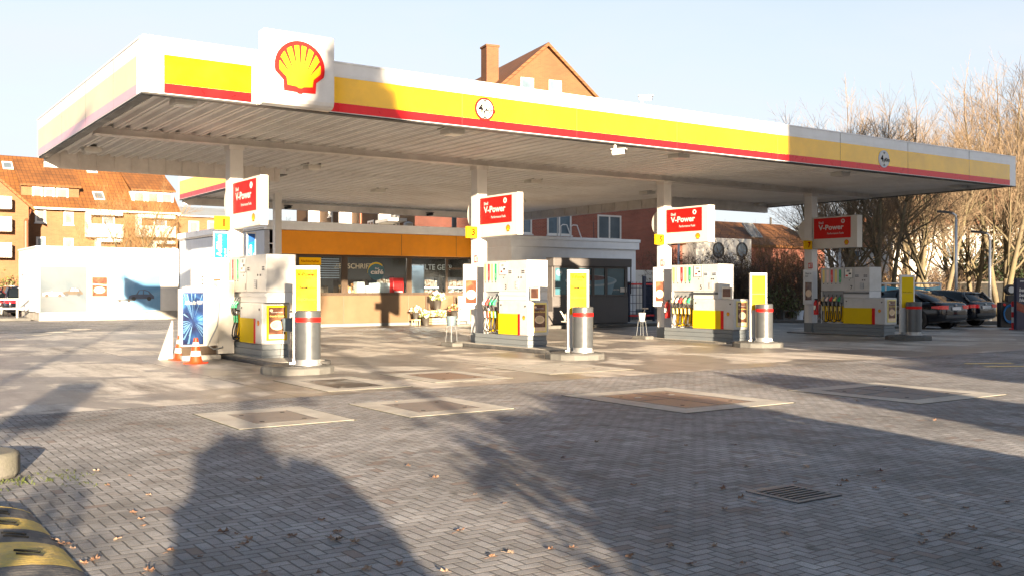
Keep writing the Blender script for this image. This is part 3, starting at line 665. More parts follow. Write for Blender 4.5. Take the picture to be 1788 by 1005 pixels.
# ================================================================ pumps
def pump(i, x, typeB):
    yN, yF = (18.5, 20.87) if typeB else (18.85, 20.77)
    yH0 = 20.02 if typeB else 20.10              # hose bay
    yD = 19.05 if typeB else (18.90 if i else 18.60)
    z0 = 0.0 if typeB else .09
    num = '1357'[i]
    lab = ['white fuel pump 1 with four nozzles beside the AdBlue pump','sunlit white fuel pump 3 with four nozzles before the black doorway','sunlit white fuel pump 5 with five nozzles before brown bushes','shaded white fuel pump 7 with five nozzles before black cars'][i]
    YB = 20.0
    t = thing('fuel_pump', lab, 'pump', (x, YB, 0), group='fuel pumps under the canopy')
    X0, X1 = -.40, .20
    def yl(y): return y-YB
    Fx = faceX((X0, 0, 0))                       # a = -(y-YB)
    def A(y): return YB-y
    ch = .10
    # plinth
    mb = MB()
    for (a, b, d) in ((z0+.0, .13, .0), (.135, .25, .012), (.255, .355, .0)):
        mb.prism([(X0+.03-d, yl(21.2)),(X1-.03+d, yl(21.2)),(X1-.03+d, yl(yN+.06)-d),(X0+.03-d, yl(yN+.06)-d)], 'z', a, b)
    mb.build('plinth', M['plinth'], t, bevel=.006)
    # cabinet
    mb = MB(); mb.prism([(X0, yl(yH0)),(X1, yl(yH0)),(X1, yl(yN)),(X0, yl(yN))], 'z', .358, 1.185); cab = mb.build('cabinet', M['pumpwhite'], t, bevel=.035)
    q = MB(); q.fbox(Fx, A(yH0)+.004, .372, A(18.97 if typeB else 19.28), .868, 0, .006); q.build('yellow_panel', M['lemon'], cab)
    q = MB(); q.fbox(Fx, A(18.97 if typeB else 19.28)+.004, .372, A(18.86 if typeB else 19.19), .868, 0, .007); q.build('red_stripe', M['red'], cab)
    pecten(cab, Fx.at(A(18.70 if typeB else 19.03), .78), .052, .006)
    q = MB(); q.cyl((X0-.01, yl(yH0)-.12, 1.07),(X0, yl(yH0)-.12, 1.07), .022,.022,10); q.cyl((X0-.01, yl(yN)+.12, 1.05),(X0, yl(yN)+.12, 1.05), .022,.022,10); q.build('lock', M['dark'], cab)
    # poster on the near end
    Fy = faceY((X0, yl(yN), 0))
    q = MB(); q.fbox(Fy, .10, .44, .52, 1.13, 0, .018); pf = q.build('poster_frame', M['ngold'] if i else M['lemon'], t, bevel=.004)
    q = MB(); q.fbox(Fy, .14, .56, .48, 1.09, .018, .022); pc = q.build('poster', M['coffee'], pf)
    q = MB(); q.fbox(Fy, .14, .47, .48, .56, .018, .022); q.build('poster_strip', M['cream'], pf)
    q = MB(); q.fprism(Fy, circ(.14,24,.31,.74,.095), .022,.026); q.build('cup_print', M['cream'], pc)
    q = MB(); q.fprism(Fy, circ(.112,24,.31,.745,.072), .0262,.029); q.build('coffee_print', M['wood'], pc)
    text(pc, 'GENIESSEN SIE DEN', Fy, .31, .985, M['white'], w=.24, align='C', c=.022, ext=.003)
    text(pc, 'Grande Genuss', Fy, .31, .905, M['ngold'], w=.31, align='C', bold=.02, c=.022, ext=.003)
    q = MB(); q.fprism(Fy, circ(.035,14,.19,1.03,.025), .022,.026); q.build('badge_print', M['cream'], pc)
    # hose bay
    q = MB(); q.prism([(X0+.16, yl(yF)),(X1, yl(yF)),(X1, yl(yH0)+.002),(X0+.16, yl(yH0)+.002)], 'z', .358, 1.385); bay = q.build('hose_bay', M['lightgrey'], t)
    q = MB(); q.fbox(Fx, A(yF), .36, A(yF)+.03, 1.385, -.159, 0); q.build('bay_side', M['lightgrey'], bay)
    q = MB(); q.fbox(Fx, A(yF)+.031, 1.02, A(yH0)-.004, 1.384, -.159, -.06); q.build('boot_panel', M['grey'], bay)
    n = 5 if typeB else 4
    q = MB()
    pw = (A(yH0)-A(yF)-.06)/n
    for k in range(n): q.fbox(Fx, A(yF)+.045+k*pw, .40, A(yF)+.045+k*pw+pw*.72, .92, -.159, -.13)
    q.build('yellow_inset', M['yellow'], bay)
    cols = (['npink','nred','green','green'] if not typeB else ['nbuff','npink','nred','ngold','green'])
    for k in range(n):
        a = A(yF)+.045+(k+.36)*pw
        nb = MB()
        nb.tube([Fx.p(a,1.28,-.05), Fx.p(a,1.20,-.005), Fx.p(a-.005,1.12,.05)], .013, 7, 0)
        nb.build('nozzle_spout', M['silver'], t)
        nb = MB(); nb.tube([Fx.p(a,1.19,.0), Fx.p(a-.005,1.135,.05), Fx.p(a-.01,1.07,.075)], .034, 8, 0, .028)
        nb.fbox(Fx, a-.05, 1.06, a+.03, 1.14, .03, .085); g = nb.build('nozzle', M[cols[k]], t, bevel=.012)
        nb = MB(); nb.tube([Fx.p(a-.02,1.07,.08), Fx.p(a-.02,.97,.06), Fx.p(a-.015,.90,.02)], .026, 8, 0, .02); nb.build('grip', M['black'], g)
        nb = MB(); nb.cyl(Fx.p(a-.015,.905,.02), Fx.p(a-.012,.76,.01), .024,.022,8)
        nb.build('hose_sleeve', M[cols[k]] if not typeB else M['ngold'], g)
        sag = .42+.05*(k%2); b2 = a+.13 if k < n-1 else a+.10
        hb = MB(); hb.tube([Fx.p(a-.012,.78,.01), Fx.p(a-.02,.62,.05), Fx.p(a+.0,.50,.07), Fx.p(a+.05,sag-.0,.06), Fx.p(a+.10,sag-.02,.01), Fx.p(b2,sag+.03,-.08), Fx.p(b2,.75,-.11), Fx.p(b2,1.1,-.12)], .0145, 7)
        hb.build('hose', M['black'], t, smooth='all')
    # display head
    q = MB(); q.prism([(X0, yl(yF)),(X1, yl(yF)),(X1, yl(yD)),(X0, yl(yD))], 'z', 1.388, 2.125); hd = q.build('display_head', M['pumpwhite'], t, bevel=.012)
    q = MB(); q.prism([(X0+.02, yl(yH0)-.004),(X1, yl(yH0)-.004),(X1, yl(yD)+.02),(X0+.02, yl(yD)+.02)], 'z', 1.187, 1.386); nk = q.build('neck', M['lightgrey'], t)
    q = MB(); q.fbox(Fx, A(yH0), 1.30, A(yD)-.03, 1.36, -.02, .004); q.build('band', M['silver'] if typeB else M['lightgrey'], nk)
    # product tags
    tags = (['ngold','nred','ngold','green'] if not typeB else ['ngold','npink','nred','ngold','green'])
    for k in range(n):
        a = A(yF)+.03+(k+.18)*pw
        q = MB(); wv = pw*.52; q.fprism(Fx, [(a,1.70),(a+wv*.3,1.64),(a+wv*.7,1.64),(a+wv,1.70),(a+wv,2.06),(a,2.06)], .0, .006); tg = q.build('product_tag', M[tags[k]], hd)
        if tags[k] in ('nred','green'): text(tg, 'V-Power' if tags[k]=='nred' else 'Super', Fx, a+wv*.72, 1.72, M['white'], h=wv*.42, c=.006, ext=.003, rot=pi/2)
        q = MB(); q.fprism(Fx, circ(.016,10,a+wv*.5,1.615), 0,.006); q.build('button', M['dark'], hd)
    a0 = A(yH0)+.05
    q = MB(); q.rectring(Fx, a0, 1.78, a0+.32, 2.10, .018, 0, .012); sc = q.build('screen_frame', M['grey'], hd)
    q = MB(); q.fbox(Fx, a0+.02, 1.80, a0+.30, 2.08, 0, .005); q.build('screen', M['label'], sc)
    q = MB(); q.fbox(Fx, a0+.08, 1.98, a0+.2, 2.05, .005, .008, 0); q.fbox(Fx, a0+.16, 1.90, a0+.25, 1.95, .005, .008, 1); q.fbox(Fx, a0+.05, 1.84, a0+.13, 1.89, .005, .008, 2); q.build('price_digits', [M['grey'], M['dark'], M['nred']], sc)
    text(hd, num, Fx, a0+.30, 1.44, M['dark'], h=.12, align='R', bold=.01, c=.0)
    q = MB()
    for (da, db) in ((.16,.10),(.20,.16)): q.fprism(Fx, circ(.016,10,a0+da+.02,1.62+db), 0,.006)
    q.build('button', M['dark'], hd)
    # card terminal: two displays, keypad, slots
    e0 = a0+.37; wd = A(yD)-e0-.05
    for s0 in (e0+wd*.03, e0+wd-.17):
        q = MB(); q.fbox(Fx, s0, 1.80, s0+.15, 1.90, 0, .006); dd = q.build('display', M['lightgrey'] if not i==2 else M['vent'], hd)
        q = MB()
        for r_ in range(2):
            for c_ in range(4): q.fbox(Fx, s0+.012+c_*.034, 1.815+r_*.042, s0+.036+c_*.034, 1.845+r_*.042, .006, .009)
        q.build('display_digits', M['dark'], dd)
    q = MB(); q.fbox(Fx, e0+wd*.42, 1.46, e0+wd*.42+.13, 1.63, 0, .010); kp = q.build('keypad', M['grey'], hd)
    q = MB()
    for r_ in range(4):
        for c_ in range(3): q.fbox(Fx, e0+wd*.42+.015+c_*.037, 1.475+r_*.038, e0+wd*.42+.042+c_*.037, 1.5+r_*.038, .010, .014)
    q.build('key', M['lightgrey'], kp)
    q = MB(); q.fprism(Fx, circ(.022,12,e0+wd*.6,1.72), 0,.007); q.fprism(Fx, circ(.022,12,e0+wd*.75,1.72), 0,.007); q.build('button', M['dark'], hd)
    q = MB(); q.fbox(Fx, e0-.012, 1.39, e0-.004, 2.12, 0, .003); q.build('seam', M['grey'], hd)
    if i in (1, 2):
        q = MB(); yy = yl(yD)-.10
        q.box(X0+.02, yy-.36, 1.19, X0+.06, yy+.0, 1.50); tp = q.build('poster_box', M['offwhite'], t, bevel=.006)
        q = MB(); q.fbox(faceX((X0+.02, yy-.0, 1.19)), .04,.05,.32,.27, 0,.004); q.build('poster', M['coffee'], tp)
    return t
for i, x in enumerate(CXS): pump(i, x, i > 1)
# kerb islands
def rounded(x0, y0, x1, y1, r0, r1, n=8):
    """plan with radius r0 at the near (low y) end and r1 at the far end"""
    P = []
    for cx, cy, r, a in ((x1-r1,y1-r1,r1,0),(x0+r1,y1-r1,r1,90),(x0+r0,y0+r0,r0,180),(x1-r0,y0+r0,r0,270)):
        P += [(cx+r*cos(radians(a+90*k/n)), cy+r*sin(radians(a+90*k/n))) for k in range(n+1)]
    return P
for i, (x, lab) in enumerate(zip(CXS, ('dark kerb island under pump 1 and the AdBlue column','dark kerb island under the sunlit pump 3','low kerb island under pump 5 and its column','low kerb island under the shaded pump 7'))):
    t = thing('pump_island', lab, 'kerb island', (x, 19.6, 0), group='kerb islands under the pumps')
    mb = MB(); mb.prism(rounded(-.62, -2.1 if i < 2 else -1.02, .62, 2.6, .45 if i<2 else .05, .2), 'z', 0.0, .085 if i < 2 else .03); mb.build('kerb', M['kerbdark'] if i < 2 else M['kerb'], t, bevel=.02)
    mb = MB(); mb.prism(rounded(-.52, -2.0 if i < 2 else -.95, .52, 2.5, .40 if i<2 else .05, .2), 'z', .03, .092 if i < 2 else .034); mb.build('top_slab', M['concrete'], t)
    if i in (1, 2):
        mb = MB(); mb.box(-.95, 1.75, 0, -.64, 2.35, .1); mb.build('kerb_block', M['kerb'], t, bevel=.02)
# round kerb bumps with price board and bin
BUMPS = [(6.72, 16.35), None, None, None]
for j, (px, X) in enumerate(((1003.5, 12.85), (1323, 19.3), (1586, 25.5))):
    d = ray(px, 600); BUMPS[j+1] = (X, d.y*X/d.x)
bn = ['pump 1 and the traffic cones','pump 3 and the coffee kiosk','pump 5','the shaded pump 7']
proto_bin = None
for i, (bx, by) in enumerate(BUMPS):
    t = thing('kerb_bump', 'round low concrete kerb in front of '+bn[i], 'kerb', (bx, by, 0), group='round kerbs before the pumps')
    mb = MB(); mb.lathe([(.63,0),(.63,.10),(.60,.125)], n=14); mb.build('kerb_ring', M['kerb'], t, bevel=.006)
    mb = MB(); mb.lathe([(.50,.11),(.50,.134)], n=24); mb.build('top', M['kerbdark'], t)
    zt = .134
    # price board: faces left-front; white post with yellow sheet
    t = thing('price_board', 'slim white board with yellow price sheet before '+bn[i], 'price board', (bx, by, zt), radians(-22), group='yellow price boards')
    W_, H_ = .47, 1.72
    F = faceY((-.08, 0.26, 0))
    mb = MB(); mb.fbox(F, 0,0,W_,H_, -.07,0); mb.build('board', M['white'], t, bevel=.005)
    mb = MB(); mb.fbox(F, -.06,0,.0,.03,-.03,.05); mb.fbox(F,.0,0.0,.09,.09,.001,.012); mb.build('foot', M['steel'], t)
    ys0 = .78
    mb = MB(); mb.fbox(F, .045, ys0, W_-.045, H_-.06, 0,.004); sh = mb.build('yellow_sheet', M['lemon'], t)
    if i < 2:
        text(sh, 'Shell', F, .075, H_-.115, M['red'], h=.022, bold=.01, c=.004, ext=.003)
        text(sh, 'V-Power', F, .075, H_-.18, M['red'], h=.06, bold=.035, c=.004, ext=.003)
        text(sh, 'Racing', F, .22, H_-.225, M['red'], h=.026, bold=.01, c=.004, ext=.003)
        q = MB(); q.fring(F, circ(.016,12,.33,H_-.10), circ(.008,12,.33,H_-.10), .004,.007); q.build('ring_mark', M['red'], sh)
        for k, (w1, w2, w3, c_) in enumerate((('Diesel','FuelSave','', 'dark'),('Super','FuelSave','95','grey'),('Super','FuelSave','E10','grey'))):
            yb = H_-.40-k*.20
            text(sh, 'Shell', F, .075, yb+.055, M[c_], h=.018, c=.004, ext=.003)
            text(sh, w1, F, .075, yb, M[c_], h=.05, bold=.04 if k == 0 else .03, c=.004, ext=.003)
            text(sh, w2, F, .235, yb, M[c_], h=.036, bold=.03, c=.004, ext=.003)
            if w3: text(sh, w3, F, .40, yb-.052, M[c_], h=.03, align='R', c=.004, ext=.003)
    else:
        text(sh, 'Shell FuelSave', F, .075, H_-.50, M['grey'], h=.03, w=.30, c=.004, ext=.003)
        q = MB(); q.fbox(F, .05, H_-.53, W_-.05, H_-.526, .004,.007); q.build('line', M['grey'], sh)
    # bin
    t = thing('waste_bin', 'grey round waste bin with red band before '+bn[i], 'bin', (bx+.17, by-.06, zt), group='grey bins with red band')
    mb = MB(); mb.lathe([(.215,.10),(.215,.745)], n=32); body = mb.build('body', M['silver'], t, smooth=True)
    mb = MB(); mb.lathe([(.217,.825),(.217,.93),(.20,.945),(.02,.955)], n=32); mb.build('lid', M['silver'], t, smooth=True)
    mb = MB(); mb.lathe([(.221,.748),(.221,.822)], n=32); mb.build('red_band', M['red'], t, smooth=True)
    mb = MB(); mb.lathe([(.20,.02),(.20,.098)], n=32); mb.lathe([(.235,0),(.235,.018)], n=32); mb.build('foot', M['steel'], t, smooth=True)
    mb = MB(); mb.fbox(faceY((0,-.201,.03)), .02,0,.07,.04,0,.004); mb.build('sticker', M['white'], t)
# ================================================================ AdBlue pump left of the first column
p = onG(375, 612, 0)
t = thing('adblue_pump', 'low AdBlue dispenser with blue light ray poster beside the first column', 'pump', (6.40, 20.85, 0))
F = faceY((-.30, -.45, 0))
mb = MB(); mb.box(-.50,-.5,0,.30,.62,.10); mb.build('base', M['concrete'], t, bevel=.02)
mb = MB(); mb.box(-.48,-.40,.102,.22,-.15,.28); mb.build('plinth', M['bronze'], t)
mb = MB(); mb.box(-.50,-.45,.282,.25,-.18,1.46); cab = mb.build('cabinet', M['offwhite'], t, bevel=.012)
F = faceY((-.50, -.452, 0))
q = MB(); q.fbox(F, .02,.32,.44,1.38, 0,.008); po = q.build('poster', M['rays'], t)
q = MB(); random.seed(3)
for k in range(34):
    a = random.uniform(0, 2*pi); l0 = random.uniform(.04,.12); l1 = random.uniform(.3,.75); w_ = random.uniform(.004,.014)
    def clampp(r, a_):
        x_, y_ = .23+r*cos(a_), .80+r*sin(a_); return x_, y_
    r = l1
    while r > l0+.05 and not (.03 < clampp(r,a)[0] < .43 and .33 < clampp(r,a)[1] < 1.37): r -= .02
    x0,y0 = clampp(l0,a); x1,y1 = clampp(r,a); nx,ny = -sin(a)*w_, cos(a)*w_
    x1a,y1a,x1b,y1b = x1-nx,y1-ny,x1+nx,y1+ny
    q.fprism(F, [(x0,y0),(max(.022,min(.438,x1a)),y1a),(max(.022,min(.438,x1b)),y1b)], .008,.011)
q.build('light_rays', M['raylight'], po)
text(po, 'AdBlue für PKW', F, .06, 1.14, M['white'], w=.36, h=.075, bold=.02, c=.012)
mb = MB(); mb.box(-.42,-.40,1.462,.22,-.2,1.50); mb.build('cap', M['lightgrey'], t)
mb = MB(); mb.box(-.22,-.40,1.502,.16,-.12,2.10); hd = mb.build('head', M['white'], t, bevel=.01)
F = faceY((-.22,-.402,1.5))
q = MB(); q.fprism(F, circ(.03,12,.18,.42,.05),0,.005); q.build('flame_mark', M['ngold'], hd)
text(hd, 'AdBlue', F, .09, .26, M['dark'], w=.2, bold=.02)
q = MB()
for k in range(3): q.fprism(F, circ(.022,10,.16,.20-k*.075),0,.008)
q.fbox(F,.30,.06,.32,.16,0,.006); q.build('button', M['dark'], hd)
mb = MB(); mb.tube([(.26,-.30,1.55),(.30,-.42,1.2),(.20,-.55,.7),(.0,-.56,.30),(.12,-.57,.22),(.34,-.45,.24),(.42,-.2,.4),(.44,-.1,.8)], .016, 7); mb.build('hose', M['grey'], t, smooth='all')
mb = MB(); mb.box(.255,-.42,.11,.60,.45,1.62); mb.box(.30,-.46,1.2,.46,-.425,1.95); mb.build('side_column', M['offwhite'], t, bevel=.012)
mb = MB(); mb.fbox(faceY((.48,-.43,1.2)), 0,0,.10,.4,0,.01); mb.build('leaflet', M['wood'], t)
mb = MB(); mb.prism([(-.80,.0),(-.52,.0),(-.52,.80)], 'y', .10,.20); mb.build('ramp_guard', M['offwhite'], t)
# ================================================================ traffic cones
def cone(px, py, lab):
    p = onG(px, py)
    t = thing('traffic_cone', lab, 'cone', (p.x, p.y, 0), random.random(), group='traffic cones by pump 1')
    mb = MB(); mb.prism([(-.17,-.17),(.17,-.17),(.17,.17),(-.17,.17)], 'z', .002, .03); mb.build('base', M['cone'], t, bevel=.008)
    mb = MB(); mb.lathe([(.135,.03),(.118,.06),(.04,.50),(.02,.505)], n=24); mb.build('body', M['cone'], t, smooth=True)
    for a, b in ((.15,.25),(.34,.42)):
        f = lambda z: .118-(.078)*(z-.06)/.44+.003
        mb = MB(); mb.lathe([(f(a),a),(f(b),b)], n=24); mb.build('white_band', M['white'], t, smooth=True)
cone(314, 628, 'orange traffic cone with white bands, the one farther back on the left')
cone(342, 634, 'orange traffic cone with white bands, the nearer one beside the kerb island')
# ================================================================ tank covers and drain
def tank_cover(x0, y0, x1, y1, lab, m, b, split=False, z=.002, th=.005):
    t = thing('tank_cover', lab, 'tank cover', ((x0+x1)/2, (y0+y1)/2, 0), group='tank covers in the ground')
    w, h = (x1-x0)/2, (y1-y0)/2
    mb = MB(); mb.rectring(WORLD, -w,-h,w,h, b, z, z+th); mb.build('concrete_frame', M['concrete'], t)
    mb = MB(); mb.rectring(WORLD, -w-.02,-h-.02,w+.02,h+.02, .019, z-.001, z+.002); mb.build('dark_joint', M['mossjoint'], t)
    mb = MB(); mb.rectring(WORLD, -w+b-.012,-h+b-.012,w-b+.012,h-b+.012, .014, z+.001, z+th+.0015); mb.build('cover_frame', M['iron'], t)
    mb = MB(); mb.box(-w+b+.004,-h+b+.004,z,w-b-.004,h-b-.004,z+th-.001); c = mb.build('cover_plate', M[m], t)
    for sx_ in (-.7,.7):
        for sy_ in (-.7,.7): q = MB(); q.fprism(WORLD, circ(.028,12,sx_*(w-b),sy_*(h-b)), z+th-.001, z+th+.001); q.build('lift_hole_shade', M['pit'], c)  # black discs paint the dark inside the lifting holes
    if split:
        q = MB(); q.box(-.012,-h+b+.01,z+th-.0015,.012,h-b-.01,z+th+.003); q.box(-w+b+.02,.06,z+th-.0015,w-b-.02,.075,z+th+.002); q.rectring(WORLD,-w+b+.005,-h+b+.005,w-b-.005,h-b-.005,.025,z+th-.0015,z+th+.002); q.build('edge_strip', M['iron'], c)
        q = MB()
        for sx in (-1,1): q.box(sx*(w-b)*.5-.05,-.03+.4,z+th-.0015,sx*(w-b)*.5+.05,.0+.4,z+th+.004)
        q.build('handle', M['steel'], c)
tank_cover(3.50,10.06,4.80,11.60,'grey steel tank cover in pale concrete, leftmost of the front row','covergrey',.30)
tank_cover(5.42,9.92,6.85,11.50,'brown grey tank cover in pale concrete, second from left in front row','covergrey',.30)
tank_cover(8.25,8.42,10.15,10.77,'large rusty red double tank cover in the middle paving','cover',.34,True)
tank_cover(11.35,7.42,13.35,9.50,'large grey tank cover half in sunshine at the right','covergrey',.33,True)
tank_cover(5.82,13.05,7.15,15.10,'black oil stained tank cover in front of the first round kerb','oilcover',.30,z=.003,th=.004)
tank_cover(7.75,13.35,9.2,15.2,'reddish tank cover flush in the concrete, middle of the rear row','cover',.30,z=.003,th=.004)
tank_cover(10.1,13.55,12.0,15.6,'pale worn tank cover flush in the concrete before pump 3','concrete',.32,z=.003,th=.004)
t = thing('drain_grate', 'square cast iron drain grate with slots in the foreground paving', 'drain', (5.64, 4.68, 0), group=None)
mb = MB(); mb.box(-.19,-.19,.001,.19,.19,.006); mb.build('pit_shade_plate', M['pit'], t)  # flat black plate painted as the darkness below the bars
mb = MB(); mb.rectring(WORLD,-.235,-.235,.235,.235,.045,.001,.010); mb.build('frame', M['iron'], t, bevel=.002)
for k in range(7):
    y = -.165+k*.055
    mb = MB(); mb.box(-.189,y-.011,.0065,.189,y+.011,.013); mb.build('grate_bar', M['iron'], t, bevel=.002)
# oval manholes and paint marks far left
for k, (px, py, r) in enumerate(((65,583.5,.42),(103,579,.42),(138,574.5,.42),(20,592,.35))):
    p = onG(px, py); t = thing('manhole_cover', ['pale round manhole cover in rear paving, second from left','pale round manhole cover in rear paving, third from left','pale round manhole cover nearest the white wash wall','pale round manhole cover at the left picture edge'][k], 'manhole', (p.x, p.y, 0), group='round manhole covers by the wash wall')
    mb = MB(); mb.fring(WORLD, circ(r), circ(r*.72), .004, .012); mb.build('frame', M['concrete'], t)
    mb = MB(); mb.fprism(WORLD, circ(r*.71), .004, .010); mb.build('lid', M['iron'], t)
for k,(px,py,w) in enumerate(((1727,634,.5),(1780,639,.7))):
    p = onG(px,py); mb = MB(); mb.box(-w,-.06,0,w,.06,.003); o = mb.build('road_marking', M['ngold']); o.location=(p.x,p.y,.004); o.rotation_euler[2] = -.45; tag(o, ['short faded yellow paint dash on the paving far right','longer faded yellow paint dash at the right picture edge'][k],'road marking','yellow paint dashes')
# ================================================================ speed bump and kerb stone, lower left
BUMP_X, BUMP_HW, BUMP_H = .63, .45, .085
t = thing('speed_bump', 'worn yellow and black rubber speed bump in the lower left corner', 'speed bump', (BUMP_X, 6.0, 0.0))
def bump_piece(y0, y1, end=False):
    mb = MB(); K, J = 26, 22; vs = []; fs = []
    for i in range(K+1):
        y = y0+(y1-y0)*i/K
        e = 1.0 if not end else math.sqrt(max(.0, 1-(i/K)**2.5))
        for j in range(J+1):
            s = -1+2*j/J
            hz = BUMP_H*(1-abs(s)**2.6)**.8*(.25+.75*e if end else 1)
            vs.append((s*BUMP_HW, y, max(.0,hz+(.0028 if (i//1)%2 else 0)*(abs(s) < .96))))
    for i in range(K):
        for j in range(J): fs.append((i*(J+1)+j,i*(J+1)+j+1,(i+1)*(J+1)+j+1,(i+1)*(J+1)+j))
    n = len(vs); vs += [(-BUMP_HW,y1,0),(BUMP_HW,y1,0)]
    fs.append(tuple([K*(J+1)+j for j in range(J+1)]+[n+1,n]))
    mb.add(vs, fs); return mb
for k, (a_, b_) in enumerate(((-1.6,-1.2),(-1.2,-.55),(-.55,.0),(.0,.36),(.36,.71),(.71,1.05),(1.05,1.12))):
    yel = k in (0,2,4,6)
    o = bump_piece(a_+.002, b_-.002, k == 6).build('rubber_segment', M['bumpyellow'] if yel else M['bumpblack'], t)
    o['label'] = 'yellow worn segment' if yel else 'black ribbed segment'
    if k in (2,3,4,5):
        ym = (a_+b_)/2
        for dy in (-.035,.045):
            q = MB(); pts = []
            for j in range(5):
                x_ = .17+.03*j; s = x_/BUMP_HW; pts.append((x_, ym+dy-.012*j, BUMP_H*(1-s**2.6)**.8+.0035))
            q.tube(pts, .009, 5); q.build('bolt_slot_shade', M['pit'], o)
p = onG(20, 842)
t = thing('kerb_stone', 'weathered rounded kerb stone end with moss at the left edge', 'kerb', (.68, 8.75, 0), 0)
mb = MB(); mb.prism([(-1.6,-.55),(.35,-.42),(.50,-.32),(.56,-.15),(.52,.02),(.36,.16),(-1.6,.75)], 'z', 0, .20); mb.build('stone', M['moss'], t, bevel=.035, smooth=True)
# weeds in the joints near the kerb stone
def tuft(mb, x, y, n, h, m=0):
    for k in range(n):
        a = random.uniform(0,2*pi); l = random.uniform(.4,1)*h; dx,dy = cos(a)*l*.7, sin(a)*l*.7; w = .004
        x0 = x+random.gauss(0,.03); y0 = y+random.gauss(0,.03)
        nx,ny = -sin(a)*w, cos(a)*w
        mb.add([(x0-nx,y0-ny,0),(x0+nx,y0+ny,0),(x0+dx*.6+nx,y0+dy*.6+ny,l*.5),(x0+dx,y0+dy,l*.55),(x0+dx*.6-nx,y0+dy*.6-ny,l*.5)],[(0,1,2,3,4)],m)
mb = MB()
for k in range(46):
    x = random.uniform(.75,1.75); y = 8.25+random.gauss(0,.22)-(x-1.1)*.1
    tuft(mb, x, y, 4, .028)
for k in range(20):
    tuft(mb, random.uniform(.8,1.4), random.uniform(8.15,8.5), 6, .045)
tag(mb.build('weeds', M['greenleaf'], fix=False), 'small green weeds and moss in the joints beside the kerb stone', 'weeds', kind='stuff')
# ================================================================ fallen leaves
def leaf_mesh(seed, mt):
    random.seed(seed); mb = MB(); pts = []
    lobes = random.choice((5,5,7)); n = lobes*4
    for k in range(n):
        a = 2*pi*k/n; r = .5+.5*abs(cos(a*lobes/2))**.8
        r *= random.uniform(.8,1.05)*(1.15 if abs(a-pi/2) < .5 else .9)
        pts.append((cos(a)*r*.05, sin(a)*r*.055))
    vs = [(0,0,.006)]+[(x,y,.004+.02*abs(random.gauss(0,.6))+.10*abs(x)) for x,y in pts]
    mb.add(vs, [(0,1+k,1+(k+1)%n) for k in range(n)])
    mb.tube([(0,-.045,.004),(.004,-.075,.008),(.0,-.10,.004)], .0018, 4)
    o = mb.build('fallen_leaf', mt, fix=False); return o
protos = [leaf_mesh(11+k, M[['leafbrown','leafpale','leafdark','leafbrown','leafpale','leafdark'][k]]) for k in range(6)]
spots = [(432,940),(447,932),(490,950),(413,934),(510,948),(560,958),(600,935),(745,938),(470,905),(1590,1) ]
pix = [(432,940),(428,948),(411,932),(417,956),(455,838),(390,932),(250,921),(258,866),(231,899),(245,908),(170,821),(165,980),(150,985),(128,960),(118,955),(105,950),(92,946),(260,1000),(575,940),(590,945),(510,938),(560,908),(690,700),(760,836),(590,928),(620,945),(800,928),(860,972),(893,968),(965,960),(1000,960),(1263,893),(1285,780),(1300,813),(1408,815),(1540,825),(1543,841),(1455,778),(1195,778),(1108,846),(1215,846),(1295,868),(1165,895),(1247,957),(1560,977),(1606,950),(1740,980),(1742,990),(1605,937),(1658,934),(1710,957),(1580,900),(1690,890),(1475,840),(1530,852),(1170,956),(1206,988),(1300,984),(1345,820),(1265,850),(985,800),(1040,770),(880,880),(830,862),(905,850),(715,815),(1320,875),(1462,852),(1390,845),(1500,832),(1370,930),(1620,930),(1700,925),(1620,945),(1460,880),(1760,880),(1500,700),(1630,735),(700,985),(780,1000),(350,975),(300,960),(205,940),(190,850),(225,830),(460,1000),(1040,990),(1100,970),(640,995),(560,1000)]
random.seed(5)
first = [True]*6
for k,(px,py) in enumerate(pix):
    pr = protos[k%6]; p = onG(px+random.uniform(-3,3), py+random.uniform(-3,3))
    if first[k%6]: o = pr; first[k%6] = False
    else: o = pr.copy(); COL.objects.link(o)
    s = random.uniform(.38,.75); o.scale = (s,s*random.uniform(.6,1.1),s); o.rotation_euler = (random.uniform(-.2,.2),random.uniform(-.2,.2),random.uniform(0,6.28)); o.location = (p.x,p.y,.004)
    tag(o, 'small dry brown leaf lying on the grey paving blocks', 'leaf', 'fallen leaves on the paving')
# ================================================================ bucket stands, cans, extinguishers
def bucket_stand(p, lab, tall=.55, dark=True, s=1.0):
    t = thing('bucket_stand', lab, 'bucket', p, .3, 'squeegee buckets on wire stands')
    mb = MB(); mb.lathe([(.11*s,tall),(.145*s,tall+.22),(.155*s,tall+.225),(.155*s,tall+.24),(.13*s,tall+.235),(.10*s,tall+.02)], n=20); mb.build('bucket', M['bucket'] if dark else M['lightgrey'], t, smooth=True)
    for a in (45,135,225,315):
        c_, s_ = cos(radians(a)), sin(radians(a))
        mb = MB(); mb.cyl((.16*c_,.16*s_,0),(.105*c_,.105*s_,tall+.02),.0045,.0045,6); mb.build('leg', M['grey'], t)
    mb = MB(); mb.tube([(.118*cos(radians(a)),.118*sin(radians(a)),tall-.01) for a in range(0,361,20)], .006, 6); mb.build('hoop', M['steel'], t)
    mb = MB(); mb.cyl((.02,.02,tall+.1),(.10,-.05,tall+.36),.01,.01,8); mb.box(.04,-.12,tall+.35,.16,.02,tall+.38); mb.build('squeegee', M['dark'], t)
